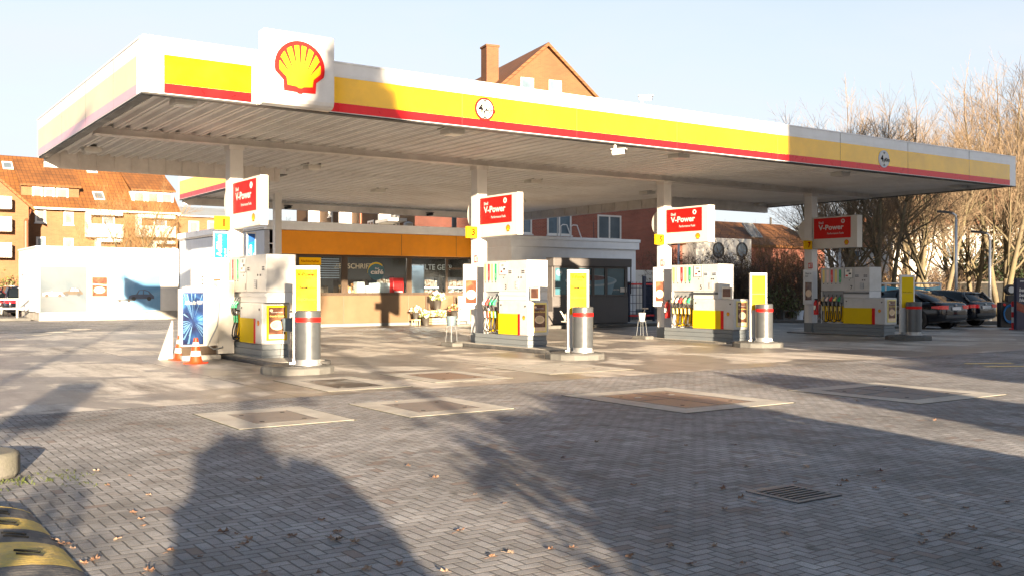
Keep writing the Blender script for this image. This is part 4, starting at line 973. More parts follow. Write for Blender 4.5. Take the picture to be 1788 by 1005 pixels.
def watering_can(p, rz, lab, m):
    t = thing('watering_can', lab, 'watering can', p, rz)
    mb = MB(); mb.lathe([(.12,0),(.13,.03),(.12,.24),(.07,.28)], n=20); mb.build('body', M[m], t, smooth=True)
    mb = MB(); mb.tube([(-.10,0,.06),(-.20,0,.18),(-.30,0,.32),(-.36,0,.36)], .035, 8, 0, .018); mb.build('spout', M[m], t, smooth='all')
    mb = MB(); mb.tube([(.10,0,.08),(.19,0,.16),(.19,0,.28),(.08,0,.34),(-.05,0,.30)], .014, 7); mb.build('handle', M[m], t, smooth='all')
p = onG(493, 628, .09); bucket_stand((7.45,18.55,.092), 'blue grey bucket on a wire stand before the poster end of pump 1', .55)
watering_can((8.05,19.7,.6), .5, 'grey watering can with long spout behind the first price board', 'bucket')
mb = MB(); t = thing('can_shelf', 'small metal ledge carrying the grey watering can', 'shelf', (8.05,19.7,0)); mb.box(-.16,-.16,.56,.16,.16,.598); mb.build('top', M['steel'], t)
for a in (-.13,.13):
    for b in (-.13,.13): q = MB(); q.cyl((a,b,0),(a,b,.56),.01,.01,6); q.build('leg', M['steel'], t)
bucket_stand((13.2,21.95,.0), 'grey bucket on a wire stand left of the second column', .52)
p = onG(1117, 588); bucket_stand((19.55,21.75,.1), 'small white bucket on a stand left of the third column', .42, False, .7)
p = onY(985, 560, 28.6); watering_can((p.x+.15,28.6,.3), 0.1, 'cream watering can with long spout beside the coffee kiosk', 'offwhite')
mb = MB(); t = thing('can_shelf', 'small cream ledge under the cream watering can', 'shelf', (p.x+.15,28.6,0)); mb.box(-.16,-.16,.26,.16,.16,.298); mb.build('top', M['offwhite'], t); q = MB(); q.box(-.03,-.03,0,.03,.03,.26); q.build('post', M['steel'], t)
def extinguisher(p, lab):
    t = thing('fire_extinguisher', lab, 'fire extinguisher', p, 0, 'red fire extinguishers on the columns')
    mb = MB(); mb.lathe([(.075,0),(.08,.03),(.08,.38),(.05,.45),(.025,.47)], n=18); mb.build('body', M['nred'], t, smooth=True)
    mb = MB(); mb.box(-.03,-.06,.47,.03,.05,.52); mb.build('valve', M['black'], t, bevel=.006)
    mb = MB(); mb.tube([(0,-.05,.5),(-.07,-.11,.42),(-.085,-.08,.25),(-.082,-.02,.12)], .011, 6); mb.build('hose', M['black'], t)
    mb = MB(); mb.fbox(faceX((-.079,.05,.16)), 0,0,.09,.13,-.01,.006); mb.build('sticker', M['label'], t)
for i in (2,3): extinguisher((CXS[i]-.26, 21.18, .62), ['','','red fire extinguisher beside the nozzles of pump 5','red fire extinguisher beside the nozzles of shaded pump 7'][i])
# ================================================================ the shop
SY = 35.5
sh = thing('shop', 'low station shop with orange fascia, brown window frames and tan panels', 'shop', (19, SY, 0))
def S3(x, y, z): return (x-19, y-SY, z)
SX0, SX1 = 13.3, 24.3
def sx(px): return onY(px, 500, SY).x
mb = MB()
mb.box(*S3(SX0, SY+.0, 3.66), *S3(SX1, SY+11, 3.72)); mb.build('roof', M['steel'], sh)
mb = MB(); mb.box(*S3(SX0-.05, SY-.35, 3.64), *S3(SX1+.05, SY-.05, 3.97)); mb.box(*S3(SX0-.05, SY-.05, 3.73), *S3(SX0+.1, SY+11, 3.97))
mb.build('parapet', M['shopwhite'], sh, bevel=.01)
mb = MB(); mb.box(*S3(13.75, SY-.30, 2.76), *S3(SX1, SY-.02, 3.63)); of = mb.build('orange_fascia', M['orange'], sh, bevel=.008)
mb = MB()
for px in (695, 790, 830):
    x = sx(px); mb.box(*S3(x-.008, SY-.304, 2.78), *S3(x+.008, SY-.299, 3.62))
mb.build('seam', M['bronze'], of)
text(of, 'select', Fr(S3(sx(860)+.03, SY-.303, 2.98), (1,0,0)), 0, 0, M['ngold'], h=.26, align='R', bold=.015)
# left side wall and end panel
mb = MB(); mb.box(*S3(SX0, SY+.02, 0), *S3(SX0+.2, SY+11, 3.63)); mb.build('wall', M['vent'], sh)
mb = MB(); mb.box(*S3(SX0+.21, SY-.0, 0), *S3(sx(517), SY+.2, 2.75)); mb.build('wall', M['offwhite'], sh, bevel=.005)
mb = MB(); mb.box(*S3(SX0, SY+10.8, 0), *S3(SX1, SY+11, 3.63)); mb.build('wall', M['inner'], sh)
mb = MB(); mb.box(*S3(SX1-.2, SY+.02, 0), *S3(SX1, SY+10.8, 3.63)); mb.build('wall', M['inner'], sh)
mb = MB(); mb.box(*S3(sx(520), SY+4.6, 0.1), *S3(SX1-.25, SY+4.7, 2.9)); mb.build('back_wall', M['inner'], sh)
mb = MB(); mb.box(*S3(SX0+.25, SY+.25, 2.93), *S3(SX1-.25, SY+4.6, 2.98)); mb.build('ceiling', M['inner'], sh)
mb = MB(); mb.box(*S3(SX0+.25, SY+.1, .02), *S3(SX1-.25, SY+4.6, .06)); mb.build('floor', M['covergrey'], sh)
for px_ in (560,640,720,790,860):
    p_ = onY(px_,450,SY+2.6); q = MB(); q.box(*S3(p_.x-.6, SY+1.6, 2.90), *S3(p_.x+.6, SY+2.2, 2.925)); q.build('ceiling_lamp', M['striplight'], sh)
# tan lower panels
xs = [sx(517), sx(599), sx(712), sx(824), SX1-.01]
for a, b in zip(xs, xs[1:]):
    mb = MB(); mb.box(*S3(a+.006, SY-.04, .12), *S3(b-.006, SY+.05, 1.20)); mb.build('lower_panel', M['tan'], sh, bevel=.004)
mb = MB(); mb.box(*S3(sx(517), SY-.08, .0), *S3(SX1, SY+.06, .115)); mb.build('plinth', M['plinth'], sh)
mb = MB(); mb.box(*S3(sx(517), SY-.05, 1.203), *S3(SX1, SY+.08, 1.235)); mb.build('sill', M['bronze'], sh)
def shop_win(p0, p1, mull=(), trans=None):
    a, b = sx(p0), sx(p1)
    F = Fr(S3(a, SY, 1.237), (1,0,0)); w = b-a; h = 2.75-1.237
    mb = MB(); mb.rectring(F, 0,0,w,h, .07, -.06, .02)
    for q in mull:
        x = sx(q)-a; mb.fbox(F, x-.05,.07,x+.05,h-.07,-.06,.018)
    if trans: mb.fbox(F, sx(trans)-a+.05, h-.50, w-.07, h-.43, -.058, .016)
    o = mb.build('window', M['bronze'], sh)
    q = MB(); q.fbox(F, .06,.06,w-.06,h-.06,-.025,-.015); q.build('pane', M['glass'], o)
    return o, F, w, h
w1, F1, ww1, hh = shop_win(518, 599)
w2, F2, ww2, _ = shop_win(604, 713)
w3, F3, ww3, _ = shop_win(716, 822, (780,), 780)
w4, F4, ww4, _ = shop_win(826, 889)
for a, b in ((599,604),(713,716),(822,826)): mb = MB(); mb.box(*S3(sx(a)+.002, SY-.03, 1.237), *S3(sx(b)-.002, SY+.08, 2.75)); mb.build('window_post', M['bronze'], sh)
q = MB(); q.fbox(F1, .10, 1.12, .98, 1.40, -.01, .012); nb = q.build('night_counter_sign', M['yellow'], sh)
text(nb, 'Nachtschalter', F1, .54, 1.215, M['nred'], w=.74, align='C', bold=.012, c=.012)
q = MB()
for k in range(9): q.fbox(F1, .65, .62+k*.09, ww1-.1, .66+k*.09, -.16, -.13)
q.build('blind', M['vent'], w1)
# café mark on the window
q = MB(); q.fprism(F2, circ(.36, 28, 1.32, .92), -.013, -.009); cd = q.build('cafe_disc', M['printteal'], w2)
q = MB()
arc = [(1.32+(.44-.05*abs(k-9)/9)*cos(radians(175-k*7)), .80+.46*sin(radians(175-k*7))) for k in range(19)]
arc2 = [(1.32+.40*cos(radians(175-k*7)), .80+.40*sin(radians(175-k*7))) for k in range(19)]
q.fprism(F2, arc+arc2[::-1], -.013, .0); q.build('cafe_arc', M['lemon'], w2)
text(cd, 'Shell', F2, 1.25, .985, M['white'], h=.065, bold=.015, c=.004)
text(cd, 'café', F2, 1.06, .80, M['white'], h=.17, w=.56, bold=.03, c=.004)
text(w2, 'ZEITSCHRIFTEN', Fr(S3(onY(664,500,SY+4.55).x, SY+4.55, 2.34),(1,0,0)), 0, 0, M['wood'], h=.22, bold=.01, align='R')
text(w3, 'KALTE GETRÄNKE', Fr(S3(onY(727,500,SY+4.55).x, SY+4.55, 2.33),(1,0,0)), 0, 0, M['label'], h=.24, bold=.008)
# ---- goods seen through the glass
def shelf(x, y, w, h, d, rows, lab, g, wood='bronze'):
    t = thing('display_shelf', lab, 'shelf', (x, y, .065))
    mb = MB(); mb.box(-w/2,d-.03,0,w/2,d,h); mb.box(-w/2,0,0,-w/2+.03,d-.032,h); mb.box(w/2-.03,0,0,w/2,d-.032,h); mb.build('case', M['dark' if wood == 'alu' else wood], t)
    for r in range(rows):
        z = .25+r*(h-.3)/rows
        q = MB(); q.box(-w/2+.032,.01,z,w/2-.032,d-.034,z+.025); q.build('board', M['alu'], t)
        if wood == 'alu' and r: q = MB(); q.box(-w/2+.05,.03,z-.022,w/2-.05,.055,z-.003); q.build('light_strip', M['striplight'], t)
        gq = MB(); xx = -w/2+.06
        while xx < w/2-.12:
            wd = random.uniform(.06,.12); hh_ = random.uniform(.5,.95)*(h-.3)/rows*.8
            if xx+wd < w/2-.04: gq.box(xx,.05,z+.026,xx+wd,d-.06,z+.03+hh_)
            xx += wd+.015
        o = gq.build('goods', M[g], t, bevel=.01); o['kind'] = 'stuff'
random.seed(9)
shelf(17.35, SY+1.0, 1.3, 1.75, .45, 3, 'dark shelf with orange packets behind the café window', 'goods', 'bronze')
shelf(20.15, SY+3.6, .9, 1.95, .5, 5, 'narrow fridge shelf of bottles at the left behind the drinks window', 'goods2', 'alu')
shelf(21.75, SY+2.6, 1.1, 1.9, .5, 4, 'bright drinks fridge shelf in the middle of the drinks window', 'goods2', 'alu')
shelf(23.4, SY+2.8, 1.1, 1.9, .5, 4, 'drinks fridge shelf at the right behind the second column', 'goods2', 'alu')
shelf(18.95, SY+2.8, 1.1, 1.55, .45, 3, 'pale display cabinet behind the red box in the café window', 'goods2', 'alu')
shelf(15.8, SY+1.4, 1.3, 1.5, .4, 2, 'low shelf of bottles behind the night counter window', 'goods2', 'bronze')
mb = MB(); mb.box(-.45,-.04,0,.45,.04,1.3); mb.box(-.40,-.052,.06,.40,-.041,1.24,1); tag(mb.build('menu_screen', [M['dark'], M['pane']]), 'tall black screen standing among the drinks fridges', 'screen').location = (20.85, SY+2.2, 1.2)
def wbox(p0, p1, pyt, mt, name, lab, cat, d=.35, y=.16):
    a, b = sx(p0), sx(p1); zt = onY(p0, pyt, SY).z
    t = thing(name, lab, cat, ((a+b)/2, SY+y, 1.24)); w = (b-a)/2; h = zt-1.24
    mb = MB(); mb.box(-w,0,0,w,d,h); mb.build('body', M[mt], t, bevel=.012)
    mb = MB(); mb.fbox(faceY((-w,0,0)), w*.2,h*.12,w*1.8,h*.2,0,.004); mb.build('front_strip', M['lightgrey'], t)
wbox(654, 684, 494, 'white', 'counter_box', 'white box on the window ledge lit by the sun', 'box')
wbox(690, 708, 485, 'nred', 'counter_box', 'dark red box on the window ledge', 'box')
wbox(627, 640, 492, 'lampglass', 'counter_box', 'beige box on the window ledge beside the packets', 'box')
wbox(643, 653, 499, 'label', 'counter_box', 'small cream carton left of the white box', 'box')
for k in range(5):
    a = sx(606+k*5); mb = MB(); mb.lathe([(.05,0),(.05,.12),(.02,.17),(.02,.2)], n=12); o = mb.build('jar', M[['label','goods','white','goods2','ngold'][k]], smooth=True); o.location = (a, SY+.3, 1.24)
    tag(o, 'small jar in a row on the ledge of the café window', 'jar', 'jars on the window ledge')
t = thing('window_ledge', 'long shelf board behind the shop windows', 'ledge', (19, SY+.1, 1.205)); mb = MB(); mb.box(-4.4,0,0,5.0,.55,.03); mb.build('board', M['bronze'], t)
q = MB(); q.box(-4.3,.3,-1.13,5.0,.34,-.001); q.build('front', M['inner'], t)
# roof details of the shop
for px, lab in ((793,'short steel flue pipe standing on the shop roof'),):
    p = onY(px, 380, SY+2); t = thing('flue_pipe', lab, 'pipe', (p.x, SY+2, 3.72)); mb = MB(); mb.cyl((0,0,0),(0,0,1.35),.11,.11,16); mb.build('pipe', M['silver'], t, smooth=True); mb = MB(); mb.lathe([(.14,1.36),(.14,1.45),(.04,1.52)], n=16); mb.build('cap', M['silver'], t)
p = onY(713, 400, SY+.6); t = thing('roof_vent', 'round grey vent cap on the shop roof edge', 'vent', (p.x, SY+.6, 3.72)); mb = MB(); mb.lathe([(.12,0),(.12,.3),(.2,.31),(.2,.42),(.05,.48)], n=16); mb.build('cap', M['steel'], t)
# ---- flower display
t = thing('flower_display', 'rack of pale wooden crates with flowers before the shop wall', 'flower display', (onY(765,500,SY-.9).x, SY-.8, 0))
for (x0,x1,z0,z1,y0,y1) in ((-.35,.45,.05,.32,-.25,.15),(-.3,.4,.36,.62,-.05,.3)):
    for k in range(3):
        zz = z0+(z1-z0)*k/3; q = MB(); q.box(x0,y0-.012,zz,x1,y0,zz+(z1-z0)/3*.75); q.box(x0-.012,y0,zz,x0,y1,zz+(z1-z0)/3*.75); q.box(x1,y0,zz,x1+.012,y1,zz+(z1-z0)/3*.75); q.build('crate_slat', M['wood'], t)
    q = MB(); q.box(x0,y0,z0,x1,y1,z0+.02); q.build('crate_floor', M['wood'], t)
def bouquet(name, lab, loc, s, mats, n=60, pot=True):
    t = thing(name, lab, 'flower pot', loc, 0, 'potted flowers before the shop')
    if pot:
        mb = MB(); mb.lathe([(.09*s,0),(.13*s,.26*s),(.14*s,.27*s),(.12*s,.27*s),(.1*s,.2*s)], n=16); mb.build('pot', M['pot'], t, smooth=True)
    for mi, m in enumerate(mats):
        mb = MB()
        for k in range(n):
            a = random.uniform(0,2*pi); r = random.uniform(0,.24)*s; z = (.30+random.uniform(0,.26)*(1-r/(.5*s)))*s
            x, y = r*cos(a), r*sin(a); q = random.uniform(.02,.045)*s
            u = Vector((random.gauss(0,1),random.gauss(0,1),random.gauss(0,.6))).normalized(); v = u.orthogonal().normalized()*q; u = u.cross(v).normalized()*q; c_ = Vector((x,y,z))
            mb.add([c_-u-v,c_+u-v*.6,c_+u*.8+v,c_-u*.7+v],[(0,1,2,3)])
        mb.build(['foliage','blossom'][mi], M[m], t, fix=False)
B0 = onY(765,500,SY-.9).x
bouquet('flower_pot','tall pale bouquet on top of the wooden crates',(B0+.05,SY-.75,.63),1.35,('plant','blossom'),90)
bouquet('flower_pot','pale flowers in a dark pot left of the crates',(B0-.62,SY-1.0,0),1.15,('plant','blossom'),70)
bouquet('flower_pot','cream flowers at the left end of the flower display',(B0-.85,SY-.6,.25),1.0,('plant','blossom'),60)
bouquet('flower_pot','pink red flowers in a dark pot right of the crates',(B0+.78,SY-.85,.25),1.1,('plant','pink'),70)
bouquet('flower_pot','white flowers low in the front crate',(B0+.05,SY-.95,.1),1.0,('plant','blossom'),60)
for (loc,lab) in (((B0-.85,SY-.6,0),'low wooden stool under the cream flowers'),((B0+.78,SY-.85,0),'low wooden stool under the pink red flowers')):
    t = thing('stool', lab, 'stool', loc); q = MB(); q.box(-.14,-.14,.20,.14,.14,.248); q.build('top', M['wood'], t)
    for a in (-.11,.11):
        for b in (-.11,.11): q = MB(); q.box(a-.015,b-.015,0,a+.015,b+.015,.2); q.build('leg', M['wood'], t)
t = thing('poster_stand', 'sunlit yellow white poster stand against the shop wall', 'poster', (onY(810,540,SY-.5).x, SY-.5, 0)); q = MB(); q.box(-.28,-.02,.15,.28,.02,1.15); q.build('board', M['label'], t); q = MB(); q.box(-.22,-.026,.6,.22,-.021,1.05); q.build('picture', M['cream'], t)
for a in (-.25,.25): q = MB(); q.box(a-.015,-.015,0,a+.015,.015,.15); q.build('leg', M['steel'], t)
for px, lab in ((746,'narrow dark slot post left of the flower crates'),(795,'dark upright strip right of the flower crates')):
    x = onY(px, 530, SY-.1).x; t = thing('wall_strip', lab, 'panel', (x, SY-.10, .55)); q = MB(); q.box(-.06,-.03,0,.06,.03,.62); q.build('strip', M['bronze'], t, bevel=.004)
# ================================================================ right wing and coffee kiosk
WY = 32.3
wg = thing('side_building', 'low pale grey flat roofed wing right of the orange shop', 'building', (26, WY, 0))
def W3(x,y,z): return (x-26, y-WY, z)
wx0, wx1 = onY(893,500,WY).x, onY(1110,500,WY).x
def wing_plan(g):
    return [(x-26, y-WY) for x, y in ((wx0-g,WY-g),(wx1+g,WY-g),(wx1+g,WY+9),(24.42,WY+9),(24.42,SY-.42),(wx0-g,SY-.42))]
mb = MB(); mb.prism(wing_plan(0), 'z', .38, 3.12); mb.build('wall', M['shopwhite'], wg)
mb = MB(); mb.prism(wing_plan(.005), 'z', 0, .378); mb.build('base', M['plinth'], wg)
mb = MB(); mb.prism(wing_plan(.11), 'z', 3.122, 3.42); mb.prism(wing_plan(.15), 'z', 3.422, 3.55); mb.build('roof', M['shopwhite'], wg, bevel=.01)
a, b = onY(924,500,WY).x, onY(966,500,WY).x
mb = MB(); mb.box(*W3(a, WY-.03, .1), *W3(b, WY+.0, 2.50)); mb.build('door', M['pit'], wg); 
mb = MB(); mb.box(*W3(a-.10, WY-.05, .0), *W3(a-.004, WY-.001, 2.55)); mb.build('door_frame', M['tan'], wg)
KY = 29.9
kx0, kx1 = onY(964,500,KY).x, onY(1096,500,KY).x
k_ = thing('coffee_kiosk', 'dark grey kiosk container with coffee cup picture on its windows', 'kiosk', ((kx0+kx1)/2, KY, 0))
kw = (kx1-kx0)/2
F = faceY((-kw, 0, 0))
mb = MB(); mb.box(-kw, .0, .12, kw, 2.3, 2.38); mb.build('body', M['anthracite'], k_, bevel=.01)
mb = MB(); mb.box(-kw-.06,-.18,2.30,kw+.06,.3,2.62); mb.build('shutter_box', M['anthracite'], k_, bevel=.015)
mb = MB(); mb.fbox(F,.0,.14,2*kw,1.16,.001,.03); mb.build('counter_panel', M['anthracite'], k_, bevel=.006)
cols = [0, 1.12*kw*2/4.2, 1.75*kw*2/4.2, 2.85*kw*2/4.2, 2*kw]
cols = [.05, 2*kw*.31, 2*kw*.52, 2*kw*.695, 2*kw-.12]
for k in range(4):
    q = MB(); q.rectring(F, cols[k]+.004,1.18,cols[k+1]-.004,2.295,.06,.001,.05); o = q.build('window', M['bronze'] if False else M['anthracite'], k_)
    q = MB(); q.fbox(F, cols[k]+.06,1.235,cols[k+1]-.06,2.24,.001,.012); o2 = q.build('picture_pane', M['printteal'], o)
    # the slice of the cup print that falls on this pane
    cx_, rx_ = 2*kw*.505, 2*kw*.34
    lo, hi = cols[k]+.065, cols[k+1]-.065
    def clipx(poly):
        out = []
        def inter(p, q_, X): tt = (X-p[0])/(q_[0]-p[0]); return (X, p[1]+tt*(q_[1]-p[1]))
        for X, sg in ((lo,1),(hi,-1)):
            out = []
            for a_, b_ in zip(poly, poly[1:]+poly[:1]):
                ia = sg*(a_[0]-X) >= 0; ib = sg*(b_[0]-X) >= 0
                if ia: out.append(a_)
                if ia != ib: out.append(inter(a_, b_, X))
            poly = out
            if len(poly) < 3: return None
        return poly
    body = clipx([(cx_-rx_*.93,1.73),(cx_-rx_*.80,1.245),(cx_+rx_*.80,1.245),(cx_+rx_*.93,1.73)])
    rim = clipx(circ(rx_,36,cx_,1.76,.22)); inn = clipx(circ(rx_*.93,36,cx_,1.79,.165)); bean = clipx(circ(rx_*.55,24,cx_,1.87,.10))
    for poly, m, c0 in ((body,'printcupd',.012),(rim,'printcup',.0135),(inn,'printcupd',.015),(bean,'printbean',.0165)):
        if poly:
            q = MB(); q.fprism(F, poly, c0, c0+.0012); q.build('cup_print', M[m], o2)
q = MB(); q.fprism(F, circ(.16,20,.33,2.06,.13), .013,.017); o = q.build('cafe_badge', M['printcupd'], k_)
text(o, 'café', F, .33, 2.03, M['white'], h=.09, w=.24, align='C', c=.017)
text(k_, 'DEIN WEG.', F, 2*kw*.79, 1.40, M['white'], w=.34, bold=.02, c=.02)
q = MB(); q.fbox(F, 2*kw*.89, 1.33, 2*kw*.89+.32, 1.50, .03,.035); q.build('sticker', M['lampglass'], k_)
mb = MB(); mb.tube([(kw+.12,-.05,2.3),(kw+.12,-.05,1.25)], .025, 6); mb.build('rail', M['dark'], k_)
mb = MB(); mb.box(-kw-.1,-.4,0,kw+.1,2.3,.115); mb.build('foundation', M['kerbdark'], k_)
t = thing('concrete_block', 'low dark grey block at the left foot of the coffee kiosk', 'block', (kx0-.55, KY+.3, 0)); mb = MB(); mb.box(-.55,-.35,.0,.55,.35,.62); mb.build('body', M['anthracite'], t, bevel=.02); mb = MB(); mb.box(-.12,-.36,0,.12,-.352,.1); mb.build('slot', M['pit'], t)
mb = MB(); mb.box(19.5, 29.0, 0, 29.6, 29.35, .12); tag(mb.build('pavement_kerb', M['kerb'], bevel=.02), kind='structure')
plane('pavement', 19.5, 29.35, 29.6, WY+.2, .06, M['concrete'])
# gas bottle cage right of the wing
gx = onY(1112,500,32.0).x
t = thing('bottle_cage', 'red and blue wire cage with dark blue post beside the grey wing', 'cage', (gx+.5, 32.2, 0))
mb = MB()
for k in range(8): mb.cyl((-.75+k*.2,0,.15),(-.75+k*.2,0,1.75),.012,.012,6)
for z in (.5,.85,1.2,1.5): mb.cyl((-.75,0,z),(.65,0,z),.012,.012,6)
mb.build('wire_mesh', M['navy'], t)
for z in (.28,1.62): mb = MB(); mb.box(-.77,-.03,z,.70,.03,z+.07); mb.build('red_rail', M['nred'], t)
mb = MB(); mb.box(-.05,-.12,0,.10,-.04,2.0); mb.build('post', M['navy'], t)
for x_ in (-.77,.65): mb = MB(); mb.box(x_,-.03,0,x_+.05,.6,1.75); mb.build('side_frame', M['navy'], t)
mb = MB(); mb.box(-.7,.05,.0,.62,.6,.12); mb.build('floor', M['concrete'], t)
t = thing('garage_wall', 'low white panelled annex with grey base behind the wire cage', 'building', (gx+1.0, 36.0, 0)); mb = MB(); mb.box(-2,0,.5,4.5,4,2.35)
mb.build('wall', M['render'], t)
mb = MB(); mb.box(-2,-.004,0,4.5,4,.498); mb.build('base', M['plinth'], t)
t = thing('wall_lamp', 'small pale canopy board on the red brick wall', 'awning', (onY(1130,498,43.0).x, 43.0, 1.45)); mb = MB(); mb.box(-.5,-.5,0,1.0,.5,.12); mb.build('board', M['offwhite'], t)
# ================================================================ left: wash wall, rail, cars, houses
def at(px, D, z=0.0):
    d = ray(px, HY); return Vector((d.x*D, d.y*D, z))
WLY = 49.5
wl0, wl1 = onY(63,500,WLY).x, onY(352,500,WLY).x
ww = thing('wash_building', 'long white windowless wash hall wall with blue car posters', 'building', ((wl0+wl1)/2, WLY, 0))
hw = (wl1-wl0)/2
F = faceY((-hw, 0, 0))
mb = MB(); mb.box(-hw,.02,.40,hw,5,3.32); mb.build('wall', M['render'], ww, bevel=.02)
mb = MB(); mb.box(-hw+.12,.0,0,hw,4.9,.395); mb.build('base', M['concrete'], ww)
mb = MB(); mb.box(-hw-.04,-.02,3.322,hw+.04,5.05,3.40); mb.build('roof_edge', M['white'], ww)
def wa(px): return onY(px,500,WLY).x-wl0
def wz(py): return onY(200,py,WLY).z
for px in (153, 197, 281, 315):
    q = MB(); q.fbox(F, wa(px)-.012,.42,wa(px)+.012,3.3,-.015,-.012); q.build('seam', M['lightgrey'], ww)
def car_print(parent, F, a, b, w, m, m2, kind=0):
    """flat printed picture of an old small car, side view, heading left"""
    h = w*.42
    if kind == 0: pl = [(0,.12),(.02,.38),(.12,.50),(.30,.56),(.40,.95),(.62,1.0),(.80,.84),(.93,.52),(1.0,.36),(1.0,.12)]
    else: pl = [(0,.12),(.01,.40),(.10,.46),(.38,.50),(.42,.66),(.45,.66),(.43,.50),(.74,.50),(.86,.46),(1.0,.36),(1.0,.12)]
    q = MB(); q.fprism(F, [(a+x*w,b+y*h) for x,y in pl], .0, .004); o = q.build('car_print', M[m], parent)
    q = MB()
    for cx in (.2,.8): q.fprism(F, circ(.085*w,16,a+cx*w,b+.14*h), .0042,.007)
    q.build('wheel_print', M[m2], o)
    if kind == 0:
        q = MB(); q.fprism(F, [(a+.36*w,b+.56*h),(a+.43*w,b+.90*h),(a+.56*w,b+.93*h),(a+.56*w,b+.56*h)], .0042,.007); q.fprism(F, [(a+.60*w,b+.56*h),(a+.60*w,b+.93*h),(a+.76*w,b+.80*h),(a+.82*w,b+.56*h)], .0042,.007); q.build('window_print', M['printblue'], o)
def wall_poster(p0, p1, y0, y1, m, cars):
    a, b, z0, z1 = wa(p0), wa(p1), wz(y1), wz(y0)
    q = MB(); q.fbox(F, a,z0,b,z1,-.019,-.008); o = q.build('wall_poster', M[m], ww)
    for (fx, fz, fw, m1, m2, kd) in cars: car_print(o, Fr(F.p(0,0,-.0078),(1,0,0)), a+(b-a)*fx, z0+(z1-z0)*fz, (b-a)*fw, m1, m2, kd)
wall_poster(70,151,466,543,'printpale',[(.05,.34,.46,'label','printgrey',1),(.48,.36,.44,'printgrey','dark',0)])
wall_poster(202,280,472,542,'printblue',[(.28,.26,.58,'printcar','dark',0),(.02,.22,.34,'printpale','printgrey',1)])
wall_poster(317,351,472,542,'printblue',[(.3,.4,.6,'carmaroon','dark',0)])
F2 = Fr(F.p(0,0,0),(1,0,0))
q = MB(); q.fbox(F, wa(157),wz(531),wa(192),wz(478),-.019,.02); o = q.build('poster_frame', M['offwhite'], ww, bevel=.01)
q = MB(); q.fbox(F, wa(160.5),wz(517),wa(187),wz(484),.02,.026); o2 = q.build('poster', M['coffee'], o)
q = MB(); q.fprism(F, circ(.25,24,wa(173.5),wz(506),.15), .026,.031); q.fprism(F, [(wa(161),wz(495)),(wa(186),wz(497)),(wa(186),wz(499)),(wa(161),wz(497))], .026,.03); q.build('cup_print', M['cream'], o2)
# rail, kerb, sign board at the far left
mb = MB(); mb.box(-6,50.2,0,wl0-.1,54,.13); tag(mb.build('rear_kerb', M['kerb'], bevel=.02), kind='structure')
plane('parking_area', -40, 54, 12, 74, .004, M['road'])
t = thing('railing', 'white two bar metal railing at the left edge beside the wash wall', 'railing', (onY(30,500,51).x, 51, .13))
for z in (.42,.85): mb = MB(); mb.cyl((-4,0,z),(wl0-.15-t.location.x,0,z),.04,.04,8); mb.build('rail', M['white'], t)
for x in (-3.0, 0): mb = MB(); mb.cyl((x,0,0),(x,0,.88),.045,.045,8); mb.build('post', M['white'], t)
p = onY(44,500,53); t = thing('parking_sign', 'white rectangular notice board on a post behind the white railing', 'sign', (p.x,53,0.1))
mb = MB(); mb.cyl((0,0,0),(0,0,3.0),.03,.03,8); mb.build('post', M['white'], t); mb = MB(); mb.box(-.27,-.05,2.05,.27,-.03,2.8); mb.build('board', M['white'], t, bevel=.01)
mb = MB(); [mb.box(-.2,-.054,2.3+k*.1,.1+.1*(k%2),-.051,2.33+k*.1) for k in range(4)]; mb.build('small_print', M['lightgrey'], t)
